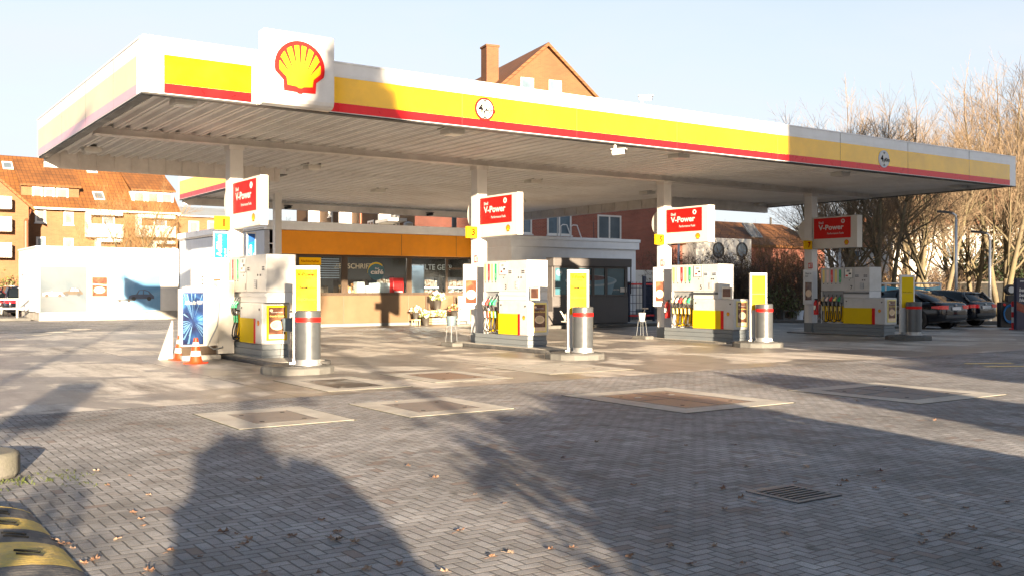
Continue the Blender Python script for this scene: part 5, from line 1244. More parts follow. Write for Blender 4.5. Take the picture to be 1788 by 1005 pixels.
# ---- cars
def car(name, lab, loc, rz, paint, L=4.8, W=1.86, H=1.46, wagon=False, grp=None):
    """rear at local y=0, heading +y"""
    t = thing(name, lab, 'car', loc, rz, grp)
    def ring(y, zb, zt, w, tuck=.9, crown=.03):
        h = [(0,zb),(w*tuck,zb),(w*.985,zb+.10),(w,zb+(zt-zb)*.45),(w*.985,zb+(zt-zb)*.75),(w*.93,zt-.02),(w*.80,zt+crown*.4),(w*.4,zt+crown*.9),(0,zt+crown)]
        return [(x,y,z) for x,z in h]+[(-x,y,z) for x,z in h[-2:0:-1]]
    hw = W/2; dk = .98 if not wagon else .98
    st = [(0.0,.36,.74,hw*.80),(.05,.30,.90,hw*.90),(.16,.26,dk,hw*.955),(.5,.22,dk+.01,hw*.985),(1.1,.20,.97,hw),(2.2,.19,.95,hw),(3.2,.19,.93,hw),(3.9,.20,.86,hw*.985),(L-.35,.22,.74,hw*.93),(L-.06,.26,.62,hw*.80),(L,.34,.52,hw*.66)]
    mb = MB(); mb.loft([ring(*s) for s in st]); body = mb.build('body', M[paint], t, smooth='all', sub=1)
    # greenhouse
    def gr(y, z0, z1, w0, w1): return [(w0,y,z0),(w1,y,z1-.05),(w1*.86,y,z1),(-w1*.86,y,z1),(-w1,y,z1-.05),(-w0,y,z0)]
    def lerp_st(k):
        return k
    if wagon: g = [(.22,.93,.97,.80,.78),(.55,.93,H-.10,.83,.66),(1.0,.93,H-.02,.84,.64),(2.0,.92,H,.85,.62),(2.7,.92,H-.05,.85,.61),(3.55,.90,.93,.80,.74)]
    else: g = [(.42,.93,.97,.78,.74),(.85,.93,1.20,.82,.66),(1.35,.93,H-.07,.84,.61),(2.0,.92,H,.85,.60),(2.6,.92,H-.05,.85,.60),(3.5,.90,.93,.80,.74)]
    s = W/1.86
    mb = MB(); mb.loft([gr(y,a,b,c*s,d*s) for y,a,b,c,d in g]); mb.build('windows', M['carglass'], t, smooth=True)
    rg = [q for q in g if q[2] > H-.12]
    y0, y1 = rg[0][0]-.05, rg[-1][0]+.10
    mb = MB(); rr = []
    for k in range(9):
        y = y0+(y1-y0)*k/8
        z = H+.012-.10*abs((k-4)/4)**2.2
        w = .605*s
        rr.append([(w,y,z-.075),(w*.97,y,z-.03),(w*.7,y,z),(0,y,z+.012),(-w*.7,y,z),(-w*.97,y,z-.03),(-w,y,z-.075),(0,y,z-.05)])
    mb.loft(rr); mb.build('roof', M[paint], t, smooth='all')
    for sx in (-1,1):
        mb = MB()
        ys = [(rg[0][0], H-.08, .635*s), (.75 if not wagon else .42, 1.10, .80*s), (.30, .955, .85*s)] if not wagon else [(rg[0][0],H-.08,.655*s),(.5,1.2,.78*s),(.25,.96,.82*s)]
        mb.tube([(sx*w,y,z) for y,z,w in ys], .055, 6); mb.build('pillar', M[paint], t, smooth='all')
        mb = MB(); mb.tube([(sx*.62*s,rg[-1][0],H-.08),(sx*.79*s,3.35,.95)], .035, 6); mb.build('pillar', M[paint], t, smooth='all')
        mb = MB(); mb.tube([(sx*.63*s,2.0,H-.06),(sx*.87*s,1.95,.94)], .03, 6); mb.build('pillar', M[paint], t, smooth='all')
        # tail lamp wraps the corner
        mb = MB(); rings = []
        for (x,y) in ((hw*.50,.020),(hw*.72,.018),(hw*.885,.05),(hw*.955,.16),(hw*.982,.40)):
            zz = .80; hh = .13 if y < .3 else .06
            rings.append([(sx*x*1.02,y-.018,zz-hh/2),(sx*x*1.02,y-.018,zz+hh/2),(sx*x*.96,y+.03,zz+hh/2),(sx*x*.96,y+.03,zz-hh/2)])
        mb.loft(rings); mb.build('tail_light', M['carred'], t)
        for y in (.95, L-.92):
            w = thing('wheel', None, None, (sx*(hw-.10), y, .33)); w.parent = t
            mb = MB(); mb.cyl((-.11*1,0,0),(.11,0,0),.33,.33,22); mb.build('tyre', M['tyre'], w, bevel=.03)
            mb = MB(); mb.cyl((sx*.105,0,0),(sx*.122,0,0),.22,.21,18)
            for k in range(5):
                a = 2*pi*k/5; mb.cyl((sx*.122,0,0),(sx*.126,.19*cos(a),.19*sin(a)),.025,.03,6)
            mb.build('rim', M['grey'], w)
            q = MB(); q.cyl((sx*(hw-.012),y,.36),(sx*(hw+.004),y,.36),.385,.385,22); q.build('wheel_arch', M['black'], t)
        mb = MB(); mb.box(sx*hw*.93,3.05,.93,sx*(hw+.14),3.20,1.06); mb.build('mirror', M[paint], t, bevel=.03)
        mb = MB(); mb.box(sx*(hw-.004),1.65,.80,sx*(hw+.02),1.85,.825); mb.box(sx*(hw-.004),2.70,.78,sx*(hw+.02),2.9,.805); mb.build('door_handle', M['carsilver'], t, bevel=.005)
    mb = MB(); mb.box(-.26,-.030,.70,.26,.03,.81); mb.build('number_plate', M['plate'], t)
    mb = MB(); mb.box(-hw*.72,-.035,.40,hw*.72,.06,.52); mb.build('bumper', M['dark'], t, bevel=.03)
    mb = MB(); mb.cyl((0,-.012,.875),(0,.03,.875),.04,.04,14); mb.build('badge', M['carsilver'], t)
    mb = MB(); mb.cyl((0,1.25,H),(0,1.18,H+.09),.02,.008,6); mb.build('aerial', M[paint], t)
    return t
car('parked_car','black saloon car parked nearest, its red tail lights facing the forecourt',(33.4,20.4,0),0,'carblack',4.9,1.86,1.43,False,'dark cars parked at the right')
car('parked_car','black estate car parked farther right beside the lamp post',(36.9,21.3,0),0,'carblack',4.8,1.80,1.40,True,'dark cars parked at the right')
p = onY(46,500,57); car('parked_car','black hatchback seen from behind next to the white wash wall',(p.x,57,0),0.10,'carblack',4.4,1.9,1.62,True,'cars behind the railing')
p = onY(14,500,59); car('parked_car','dark red car half hidden at the far left behind the railing',(p.x,59,0),0.30,'carmaroon',4.3,1.8,1.55,True,'cars behind the railing')
# ---- left apartment house
LY = 82.0
lx0, lx1 = onY(-120,500,LY).x, onY(310,500,LY).x
ah = thing('apartment_house', 'long sunlit brick apartment house with steep orange tiled roof', 'building', ((lx0+lx1)/2, LY, 0))
hw = (lx1-lx0)/2; AX = (lx0+lx1)/2
F = faceY((-hw,0,0))
ez = onY(180,367,LY).z; RZ = onY(150,281,LY+5.5).z
def la(px): return onY(px,500,LY).x-lx0
def lz(py, px=150): return onY(px,py,LY).z
mb = MB(); mb.box(-hw,0,0,hw,11,ez-.05); mb.prism([(0.0,ez-.05),(11,ez-.05),(5.5,RZ-.25)], 'x', -hw, hw); mb.build('wall', M['pale_brick'], ah)
mb = MB(); mb.prism([(-.45,ez-.12),(-.45,ez+.02),(5.5,RZ),(11.45,ez+.02),(11.45,ez-.12),(5.5,RZ-.16)], 'x', -hw-.2, hw+.15); mb.build('roof', M['roof_orange'], ah)
mb = MB(); mb.box(-hw,-.62,ez-.16,hw+.1,-.47,ez-.02); mb.build('gutter', M['offwhite'], ah)
def roofpt(px, py):
    """point of the front roof slope seen at this pixel"""
    d = ray(px,py); o = Vector((0,0,CAMH)); k = (RZ-ez)/5.95
    # z = ez + k*(y-LY+.45)
    tt = (ez+k*(.45-LY)-CAMH)/(d.z-k*d.y); return o+d*tt
for (px,py,s) in ((13,290,.75),(88,292,.7),(159,296,.8),(172,343,.8)):
    r_ = roofpt(px,py); q = MB(); k = (RZ-ez)/5.95; n_ = math.hypot(1,k)
    Fs = Fr((r_.x-AX-s/2, r_.y-LY, r_.z), (1,0,0), (0,1/n_,k/n_)); q.rectring(Fs,0,-s*.7,s,s*.7,.09,.02,.10); o = q.build('skylight', M['lightgrey'], ah)
    q = MB(); q.fbox(Fs,.08,-s*.62,s-.08,s*.62,.03,.06); q.build('pane', M['pane'], o)
# dormer
d0, d1 = onY(37,500,LY+.8).x-AX, onY(138,500,LY+.8).x-AX
z0, z1 = onY(90,352,LY+.8).z, onY(90,326,LY+.8).z
mb = MB(); mb.box(d0,.8,ez,d1,5,z1); dm = mb.build('dormer', M['pale_brick'], ah)
mb = MB(); mb.prism([(.45,z1-.05),(.45,z1+.10),(5.0,RZ-.35),(5.0,RZ-.5)], 'x', d0-.12, d1+.12); mb.build('dormer_roof', M['roof_orange'], dm)
Fd2 = faceY((d0,.8,z0))
for (pa,pb) in ((56,74),(76.5,95),(97.5,119)): 
    a_, b_ = onY(pa,500,LY+.8).x-AX-d0, onY(pb,500,LY+.8).x-AX-d0; window(ah, Fd2.at(a_,.12), b_-a_, z1-z0-.2, 1,1,'curtain', fr=.12)
d0, d1 = onY(230,500,LY+.8).x-AX, onY(303,500,LY+.8).x-AX
z0, z1 = onY(265,361,LY+.8).z, onY(265,335,LY+.8).z
mb = MB(); mb.box(d0,.8,ez,d1,4.6,z1); dm = mb.build('dormer', M['render'], ah)
mb = MB(); mb.prism([(.5,z1),(.5,z1+.12),(5.0,RZ-.5),(5.0,RZ-.6)], 'x', d0-.12, d1+.12); mb.build('dormer_roof', M['roof_orange'], dm)
for k in range(3): window(ah, faceY((d0+.12+k*(d1-d0)/3,.8,z0+.3)), (d1-d0)/3-.2, z1-z0-.35, 1,1,'curtain', fr=.1)
for (pa,pb,ya,yb,pn) in ((61,80,368,392,'curtain'),(111,128,372,394,'curtain'),(63,79,416,442,'pane'),(111,128,417,442,'pane')):
    window(ah, F.at(la(pa),lz(yb)), la(pb)-la(pa), lz(ya)-lz(yb), 1,1,pn, fr=.14)
def balcony(pa,pb,yt,ym,yb,door):
    a_, b_ = la(pa), la(pb)
    q = MB(); q.fbox(F,a_,lz(yb),b_,lz(ym),.01,1.2); o = q.build('balcony', M['render'], ah)
    q = MB(); q.fbox(F,a_,lz(yt)-.25,b_,lz(yt),.01,1.0); q.fbox(F,a_,lz(ym)+.002,a_+.3,lz(yt)-.252,.01,.8); q.build('balcony_roof', M['render'], o)
    if door: window(ah, F.at(a_+(b_-a_)*.5,lz(ym)), (b_-a_)*.35, lz(yt)-lz(ym)-.3, 1,1,'pane', fr=.1, sill=False)
balcony(148,209,370,392,415,True); balcony(236,300,372,392,412,True); balcony(165,209,417,432,452,False); balcony(262,300,418,430,450,False)
# gable wing at the far left
gy = LY-5
g1 = onY(50,500,gy).x-AX; ge = onY(50,360,gy).z
mb = MB(); mb.prism([(g1-9.5,0),(g1,0),(g1,ge),(g1-4.75,ge+4.2),(g1-9.5,ge)], 'y', -5, -.004); gw = mb.build('gable_wing', M['pale_brick'], ah)
mb = MB(); mb.prism([(g1+.35,ge-.35),(g1+.35,ge-.15),(g1-4.75,ge+4.5),(g1-9.85,ge-.15),(g1-9.85,ge-.35),(g1-4.75,ge+4.25)], 'y', -5.3, 3.0); mb.build('wing_roof', M['roof_orange'], gw)
for (ya,yb) in ((345,366),(380,405),(425,450)):
    a_, b_ = onY(-30,500,gy).x-AX, onY(16,500,gy).x-AX
    q = MB(); q.box(a_,-6.2,onY(0,yb,gy).z,b_,-5.004,onY(0,ya,gy).z); q.build('wing_balcony', M['render'], gw)
q = MB(); xx = onY(41,500,gy+1).x-AX; q.tube([(xx+.5,-4.3,ez-.2),(xx+.2,-4.5,ez-.9),(xx,-5.12,ez-1.4),(xx,-5.12,0)], .14, 8); q.build('downpipe', M['copper'], gw)
# far pale house right of it
p0, p1 = onY(312,500,96).x, onY(420,500,96).x
t = thing('distant_house', 'distant pale brick house with bluish roof edge behind the second canopy part', 'building', ((p0+p1)/2, 96, 0)); hw = (p1-p0)/2
mb = MB(); mb.box(-hw,0,0,hw,9,onY(350,378,96).z); mb.build('wall', M['pale_brick'], t)
zt = onY(350,378,96).z; mb = MB(); mb.prism([(-.4,zt-.1),(-.4,zt+.05),(4.5,zt+1.2),(9.4,zt+.05),(9.4,zt-.1)], 'x', -hw-.3, hw+.3); mb.build('roof', M['grey'], t)
for (pa,pb,ya,yb) in ((329,347,386,410),(362,378,386,410),(329,347,420,440)): window(t, faceY((onY(pa,500,96).x-(p0+p1)/2,0,onY(pa,yb,96).z)), onY(pb,500,96).x-onY(pa,500,96).x, onY(pa,ya,96).z-onY(pa,yb,96).z, 1,1,'curtain', fr=.15)
# ---- gable house behind the canopy
gp = at(955, 60)
gh = thing('gable_house', 'tall sunlit orange brick house with tiled gable roof and chimney', 'building', (gp.x, gp.y, 0), -radians(10.5))
w = 5.9; e_ = 11.0; ap = 16.15
mb = MB(); mb.prism([(-w,0),(w,0),(w,e_),(0,ap-.15),(-w,e_)], 'y', 0, 44); mb.build('wall', M['gable_brick'], gh)
mb = MB(); mb.prism([(-w-.35,e_-.42),(-w-.35,e_-.22),(0,ap+.12),(w+.35,e_-.22),(w+.35,e_-.42),(0,ap-.10)], 'y', -.25, 44.3); mb.build('roof', M['roof_gable'], gh)
mb = MB(); mb.box(-3.15,1.9,10,-2.35,2.8,ap+.05); mb.box(-3.2,1.85,ap+.052,-2.3,2.85,ap+.17); mb.build('chimney', M['orange_brick'], gh)
Fg = faceY((0,0,0))
for a_ in (-1.75,.12): window(gh, Fg.at(a_,12.6), .85, 1.45, 1,1,'paneblue', fr=.09)
for a_ in (-4.2,-1.9,.6,3.2):
    window(gh, Fg.at(a_,8.6), 1.2, 1.5, 2,1,'paneblue', fr=.09)
Fs = Fr((-w,40,0),(0,-1,0))
for k in range(6):
    for z in (4.6,7.6): window(gh, Fs.at(3+k*6.2,z), 1.6, 1.9, 2,1,'pane', fr=.12)
for k in range(3):
    q = MB(); q.fbox(Fs, 6+k*11,3.9,9+k*11,5.0,.01,1.3); q.fbox(Fs,6+k*11,5.9,9+k*11,6.1,.01,1.3); q.fbox(Fs,5.6+k*11,0,5.9+k*11,9,.01,1.0); q.build('balcony', M['render'], gh)
for k in range(4): q = MB(); q.cyl(Fs.p(2+k*9,0,.12),Fs.p(2+k*9,0,.12)+Vector((0,0,10.8)),.08,.08,8); q.build('downpipe', M['offwhite'] if k%2 else M['copper'], gh)
# ---- red brick house
RY = 44.0
r0, r1 = onY(868,500,RY).x, onY(1160,500,RY).x
rh = thing('red_brick_house', 'red brick house with white windows behind the grey side building', 'building', ((r0+r1)/2, RY, 0)); hw = (r1-r0)/2
mb = MB(); mb.box(-hw,0,0,hw,9,8.3); mb.build('wall', M['red_brick'], rh)
mb = MB(); mb.box(-hw-.2,-.2,8.302,hw+.2,9.2,8.5); mb.build('roof', M['grey'], rh)
def rw(pa,pb,ya,yb,c,pn,rows=1):
    a_ = onY(pa,500,RY).x; b_ = onY(pb,500,RY).x; window(rh, faceY((a_-(r0+r1)/2,0,onY(pa,yb,RY).z)), b_-a_, onY(pa,ya,RY).z-onY(pa,yb,RY).z, c,rows,pn, fr=.09)
rw(903,928,372,408,1,'paneblue'); rw(955,997,372,410,2,'paneblue'); rw(1043,1084,375,418,2,'pane',1); rw(1108,1132,375,418,1,'pane') if False else None
t = thing('roof_ladder', 'white tube ladder rails standing on the roof of the grey side building', 'ladder', (onY(985,400,33.5).x, 33.6, 3.55))
for dx in (0,.55): mb = MB(); mb.tube([(dx-.1,0,0),(dx-.1,0,.55),(dx+.0,0,.62),(dx+.22,0,.62),(dx+.5,0,0)], .025, 6); mb.build('rail', M['white'], t)
mb = MB(); mb.cyl((-.28,0,0),(-.28,0,1.5),.025,.025,6); mb.cyl((-.28,0,.95),(.3,0,1.3),.02,.02,6); mb.build('mast', M['steel'], t)
t = thing('roof_rod', 'thin black rod standing on the grey side building roof', 'rod', (onY(1040,400,33.5).x, 33.6, 3.55)); mb = MB(); mb.cyl((0,0,0),(-.05,0,.8),.02,.015,6); mb.build('rod', M['dark'], t)
# ---- house with round windows and orange roof
OY = 56.0
o0, o1 = onY(1170,500,OY).x, onY(1440,500,OY).x
oh = thing('round_window_house', 'long house with orange tiled roof and white bay with two round windows', 'building', ((o0+o1)/2, OY, 0)); hw = (o1-o0)/2; OX = (o0+o1)/2
oe = onY(1300,428,OY).z; orz = onY(1300,389,OY+5).z
mb = MB(); mb.box(-hw,0,0,hw,10,oe); mb.build('wall', M['red_brick'], oh)
mb = MB(); mb.prism([(-.4,oe-.15),(-.4,oe+.05),(5,orz),(10.4,oe+.05),(10.4,oe-.15)], 'x', -hw-.3, hw+.3); mb.build('roof', M['roof_orange'], oh)
b0, b1 = onY(1216,500,OY-1.5).x-OX, onY(1312,500,OY-1.5).x-OX
mb = MB(); mb.box(b0,-1.5,0,b1,3,onY(1260,416,OY-1.5).z); bay = mb.build('white_bay', M['render'], oh)
for px in (1254,1295):
    c_ = onY(px,437,OY-1.5); Fw = faceY((c_.x-OX,-1.5,c_.z)); q = MB(); q.fring(Fw, circ(.62,26), circ(.52,26), 0,.08); o = q.build('window', M['dark'], bay)
    q = MB(); q.fprism(Fw, circ(.53,26), .0,.02); q.build('pane', M['pane'], o)
for px in (1308,1396):
    r_ = onY(px,412,OY+2); k = (orz-oe)/5.4; n_ = math.hypot(1,k); zz = oe+k*2.4
    Fk = Fr((r_.x-OX-.6,1.2,oe+k*1.6),(1,0,0),(0,.75/math.hypot(.75,.8),.8/math.hypot(.75,.8))); q = MB(); q.rectring(Fk,0,0,1.3,1.7,.1,.05,.16); o = q.build('skylight', M['grey'], oh); q = MB(); q.fbox(Fk,.09,.09,1.21,1.61,.08,.12); q.build('pane', M['curtain'], o)
for (x,h) in ((-7,.9),(8,.6)): q = MB(); q.cyl((x,5,orz-.1),(x,5,orz+h),.1,.1,8); q.build('chimney_pipe', M['dark'], oh)
# ---- white houses behind the right trees
for k,(px,D,wd,ht,lab) in enumerate(((1740,92,9,7.5,'white house with brown roof seen between the bare trees, left one'),(1800,100,8,9.5,'tall white house with brown roof at the right edge behind trees'),(1640,105,10,6.0,'low pale house far behind the bare trees'))):
    c_ = at(px, D); t = thing('white_house', lab, 'building', (c_.x,c_.y,0), -radians(50), 'white houses behind the trees')
    mb = MB(); mb.box(-wd,0,0,wd,9,ht); mb.build('wall', M['render'], t)
    mb = MB(); mb.prism([(-.5,ht-.1),(-.5,ht+.1),(4.5,ht+3.4),(9.5,ht+.1),(9.5,ht-.1)], 'x', -wd-.4, wd+.4); mb.build('roof', M['roof_dark'], t)
    for a_ in range(5):
        for z in range(2): window(t, faceY((-wd+1+a_*wd*.38,0,1.2+z*2.9)), 1.1,1.5,1,1,'pane', fr=.1)
# ================================================================ lamps, fence, air station, pillar sign
def lamp(px, D, h, lab, aim):
    p = at(px, D); t = thing('street_lamp', lab, 'lamp', (p.x,p.y,0), aim, 'grey lamp posts by the parked cars')
    mb = MB(); mb.cyl((0,0,0),(0,0,h-.25),.075,.055,12); mb.tube([(0,0,h-.26),(-.02,0,h-.08),(-.12,0,h),(-.3,0,h+.03)], .05, 8); mb.build('pole', M['alu'], t, smooth='all')
    mb = MB(); mb.fprism(Fr((0,0,h+.02),(-1,0,.12),(0,1,0)), [(.15,-.07),(.35,-.15),(.75,-.13),(.82,0),(.75,.13),(.35,.15),(.15,.07)], -.05, .05); mb.build('lamp_head', M['dark'], t, bevel=.015)
    mb = MB(); mb.box(-.08,-.08,0,.08,.08,.5); mb.build('base_sleeve', M['steel'], t)
lamp(1669.5, 45, 4.85, 'tall grey street lamp with head turned left above the black cars', -1.0)
lamp(1728.5, 46, 4.0, 'shorter looking grey street lamp behind the second car at the right', -1.0)
lamp(1185, 50, 4.0, 'white lamp post behind the third column', .6)
lamp(1467, 50, 3.6, 'thin white lamp post below the fourth red sign', .6)
a_, b_ = at(1500,43), at(1642,42)
v = (b_-a_); Lb = v.length; t = thing('banner_fence', 'white railed fence with light blue banner behind the black cars', 'fence', a_, math.atan2(v.y,v.x))
mb = MB(); mb.cyl((0,0,1.68),(Lb,0,1.68),.035,.035,8); mb.cyl((0,0,.2),(Lb,0,.2),.03,.03,8); mb.build('rail', M['white'], t)
for k in range(4): mb = MB(); mb.cyl((Lb*k/3,0,0),(Lb*k/3,0,1.7),.04,.04,8); mb.build('post', M['white'], t)
mb = MB(); nn = 40; vs = []
for i in range(nn+1):
    x = Lb*i/nn; y = .05+.03*sin(i*1.3)
    vs += [(x,-y,.25),(x,-y*.6,1.58-.07*abs(sin(i*pi/13.3)))]
mb.add(vs, [(2*i,2*i+2,2*i+3,2*i+1) for i in range(nn)]); mb.build('banner', M['cyan'], t, fix=False)
p = at(1762,38); t = thing('air_station', 'dark air and water station with dial and coiled blue hoses', 'air station', (p.x,p.y,0), -.7)
mb = MB(); mb.box(-.38,-.2,0,.38,.2,.95); mb.box(-.1,-.12,.952,.22,.12,1.22); mb.build('cabinet', M['dark'], t, bevel=.02)
mb = MB(); mb.cyl((.05,-.10,1.42),(.05,.16,1.42),.20,.20,20); mb.build('dial_case', M['black'], t, bevel=.02)
mb = MB(); mb.cyl((.05,-.112,1.42),(.05,-.10,1.42),.12,.12,20); mb.build('dial', M['white'], t)
for k in range(4): mb = MB(); r_ = .22+.02*k; mb.tube([(-.06+r_*cos(radians(a))*(.9),-.24-.02*k,.52+r_*1.25*sin(radians(a))) for a in range(0,361,24)], .014, 6); mb.build('hose', M['blue'], t, smooth='all')
mb = MB(); mb.box(.12,-.214,.55,.30,-.202,.80); mb.build('sticker', M['lampglass'], t)
for sx_ in (-.25,.0): mb = MB(); mb.cyl((sx_,-.23,.86),(sx_,-.2,.86),.05,.05,10); mb.build('red_knob', M['nred'], t)
p = at(1770.5,35.8); t = thing('striped_post', 'red and white striped guard post beside the dark blue pillar sign', 'post', (p.x,p.y,0))
for k in range(5): mb = MB(); mb.cyl((0,0,.06+k*.19),(0,0,.06+(k+1)*.19),.085,.085,16); mb.build('red_ring' if k%2 == 0 else 'white_ring', M['nred'] if k%2 == 0 else M['white'], t)
mb = MB(); mb.lathe([(.17,0),(.17,.03),(.1,.06)], n=16); mb.build('base', M['nred'], t)
p = at(1775,35.0); t = thing('pillar_sign', 'dark blue pillar sign with white lettering cut by the right picture edge', 'sign', (p.x,p.y,0), -radians(36))
F = faceY((0,0,0)); mb = MB(); mb.box(0,0,.02,1.05,.22,1.82); mb.build('case', M['navy'], t, bevel=.012)
mb = MB(); mb.fbox(F,.12,1.70,.93,1.735,0,.006); mb.build('white_bar', M['white'], t)
for k, s_ in enumerate(('beim','besten','hier')): text(t, s_, F, .09, 1.36-.17*k, M['white'], h=.115, bold=.03, c=0, slant=.18)
mb = MB(); mb.fprism(F, [(.0,.72),(.0,1.02),(1.05,.5),(1.05,.28)], 0,.004); mb.build('red_sweep', M['carmaroon'], t)
a_, b_ = at(1672,58), at(1800,54); v = b_-a_
t = thing('stone_wall', 'low rough grey stone wall behind the parked estate car', 'wall', a_, math.atan2(v.y,v.x)); mb = MB(); mb.box(0,0,0,v.length,.5,1.75); mb.build('wall', M['kerb'], t); mb = MB(); mb.box(-.05,-.05,1.752,v.length+.05,.55,1.86); mb.build('coping', M['concrete'], t)
p = at(1391,47); t = thing('plant_tub', 'round blue tub on the ground below the bushes', 'tub', (p.x,p.y,0)); mb = MB(); mb.lathe([(.28,0),(.34,.45),(.36,.46),(.33,.46),(.28,.3)], n=20); mb.build('tub', M['vent'], t, smooth=True); mb = MB(); mb.lathe([(.30,.30),(.30,.34)], n=16); mb.build('soil', M['earth'], t)
p = at(1372,46.5); t = thing('concrete_block', 'small grey hollow concrete block beside the blue tub', 'block', (p.x,p.y,0)); mb = MB(); mb.rectring(faceY((-.4,-.2,0)),0,0,.8,.5,.1,-.4,0); mb.build('block', M['kerb'], t)
a_, b_ = at(1165,44), at(1800,40)
mb = MB(); v = b_-a_; o_ = Vector((0,0,0)); Fk = Fr(a_, v, (0,0,1)); mb.fbox(Fk,0,0,v.length,.14,-.3,0); tag(mb.build('bed_kerb', M['kerb'], bevel=.02), kind='structure')
# ================================================================ trees and bushes
def rotv(d, ang, az):
    a = d.orthogonal().normalized(); b = d.cross(a).normalized()
    return (d*cos(ang)+(a*cos(az)+b*sin(az))*sin(ang)).normalized()
def grow(R, T, W, p, d, L, r, lev, top, up):
    k = 4 if lev < 2 else 3
    pts = [p.copy()]; q = p.copy(); dd = d.copy()
    dirs = [dd.copy()]
    for i in range(k):
        dd = (dd+Vector((R.gauss(0,.10),R.gauss(0,.10),R.gauss(0,.06)+up*.05))*(1 if lev else .6)).normalized()
        q = q+dd*(L/k); pts.append(q.copy()); dirs.append(dd.copy())
    mb = T if lev < 2 else W
    mb.tube(pts, r, (8,6,4,3,3)[lev], 0, max(r*(.45 if lev < 3 else .35), .004))
    if lev >= top: return
    n = (0, 7, 6, 5, 3)[lev+1]
    if lev == 0: n = R.randint(7,9)
    for j in range(n):
        f = R.uniform(.25 if lev else .28, 1.0); i = min(int(f*k), k-1); g = f*k-i
        s = pts[i].lerp(pts[i+1], g)
        nd = rotv(dirs[i+1], R.uniform(.40,1.0), R.uniform(0,2*pi))
        nd = (nd+Vector((0,0,.30*up))).normalized()
        grow(R, T, W, s, nd, L*R.uniform(.42,.68)*(1.25-.5*f if lev else 1.15-.3*f), max(r*(1-.5*f)*R.uniform(.36,.56), .005), lev+1, top, up)
    grow(R, T, W, pts[-1], dirs[-1], L*.55, max(r*.42,.005), lev+1, top, up)
def bare_tree(seed, H, spread=1.0, twig='twig', stems=1, top=4, r0=None):
    R = random.Random(seed); T = MB(); W = MB()
    for s in range(stems):
        a = 2*pi*s/stems+R.uniform(-.4,.4); lean = .0 if stems == 1 else R.uniform(.12,.30)
        d = Vector((cos(a)*lean, sin(a)*lean, 1)).normalized()
        grow(R, T, W, Vector((cos(a)*.15*(stems>1), sin(a)*.15*(stems>1), -.05)), d, H*.50, r0 or H*.0125, 0, top, .55)
    return T, W
protoT = {}
def tree(seed, H, px, D, lab, name='bare_tree', grp='bare trees at the right', twig='twig', stems=1, rz=0.0, s=1.0, loc=None, sz=1.0):
    p = at(px, D) if loc is None else Vector(loc)
    t = thing(name, lab, 'tree', (p.x,p.y,0), rz, grp); t.scale = (s,s,s*sz)
    key = (seed, H, twig, stems)
    if key not in protoT:
        T, W = bare_tree(seed, H, stems=stems)
        protoT[key] = (T.build('trunk', M['trunk'], t, smooth='all', fix=False), W.build('crown', M[twig], t, fix=False))
    else:
        for o in protoT[key]:
            c = o.copy(); COL.objects.link(c); c.parent = t
    return t
specs = [(1,12,1446,50,'bare tree beside the fourth red sign, its crown left most on the skyline',2,0,.92),(2,12,1488,53,'bare tree with upright golden limbs just right of the fourth sign',2,.5,1.05),
 (3,12,1545,50,'bare tree rising behind the last price board',3,1.0,.98),(4,12,1600,54,'bare tree with several stems above the black saloon roof',3,2.2,1.02),
 (1,12,1640,51,'bare tree just left of the tall street lamp',2,2.9,1.0),(2,12,1696,56,'bare tree between the two street lamps',2,3.9,1.05),
 (3,12,1752,53,'bare tree right of the second lamp, above the pillar sign',3,4.4,1.16),(4,12,1806,55,'bare tree at the right picture edge, taller than the others',3,5.2,1.28),
 (1,12,1470,66,'thinner bare tree in the second row behind the fourth sign',2,1.8,1.1),(3,12,1570,68,'thinner bare tree in the second row above the blue banner',3,2.5,1.1),(2,12,1670,69,'thinner bare tree in the second row behind the street lamp',2,.9,1.2),(4,12,1780,71,'thinner bare tree in the second row near the white house',3,3.2,1.35)]
for seed,H,px,D,lab,st,rz,s in specs: tree(seed,H,px,D,lab,stems=st,rz=rz,s=s)
tree(21,9,250,66,'golden bare tree with many stems before the apartment house',grp='golden bare trees at the left',twig='twiggold',stems=4)
tree(22,8,172,68,'smaller golden bare tree before the white balcony',grp='golden bare trees at the left',twig='twiggold',stems=2,s=.8)
tree(23,8,505,110,'pale bare tree far behind the shop roof',grp='golden bare trees at the left',twig='twiggold',stems=3,s=1.2)
tree(22,8,1372,48,'leaning bare tree with low branches between the third and fourth sign',grp='bare trees at the right',twig='twiggold',stems=2,s=.62,rz=2.0)
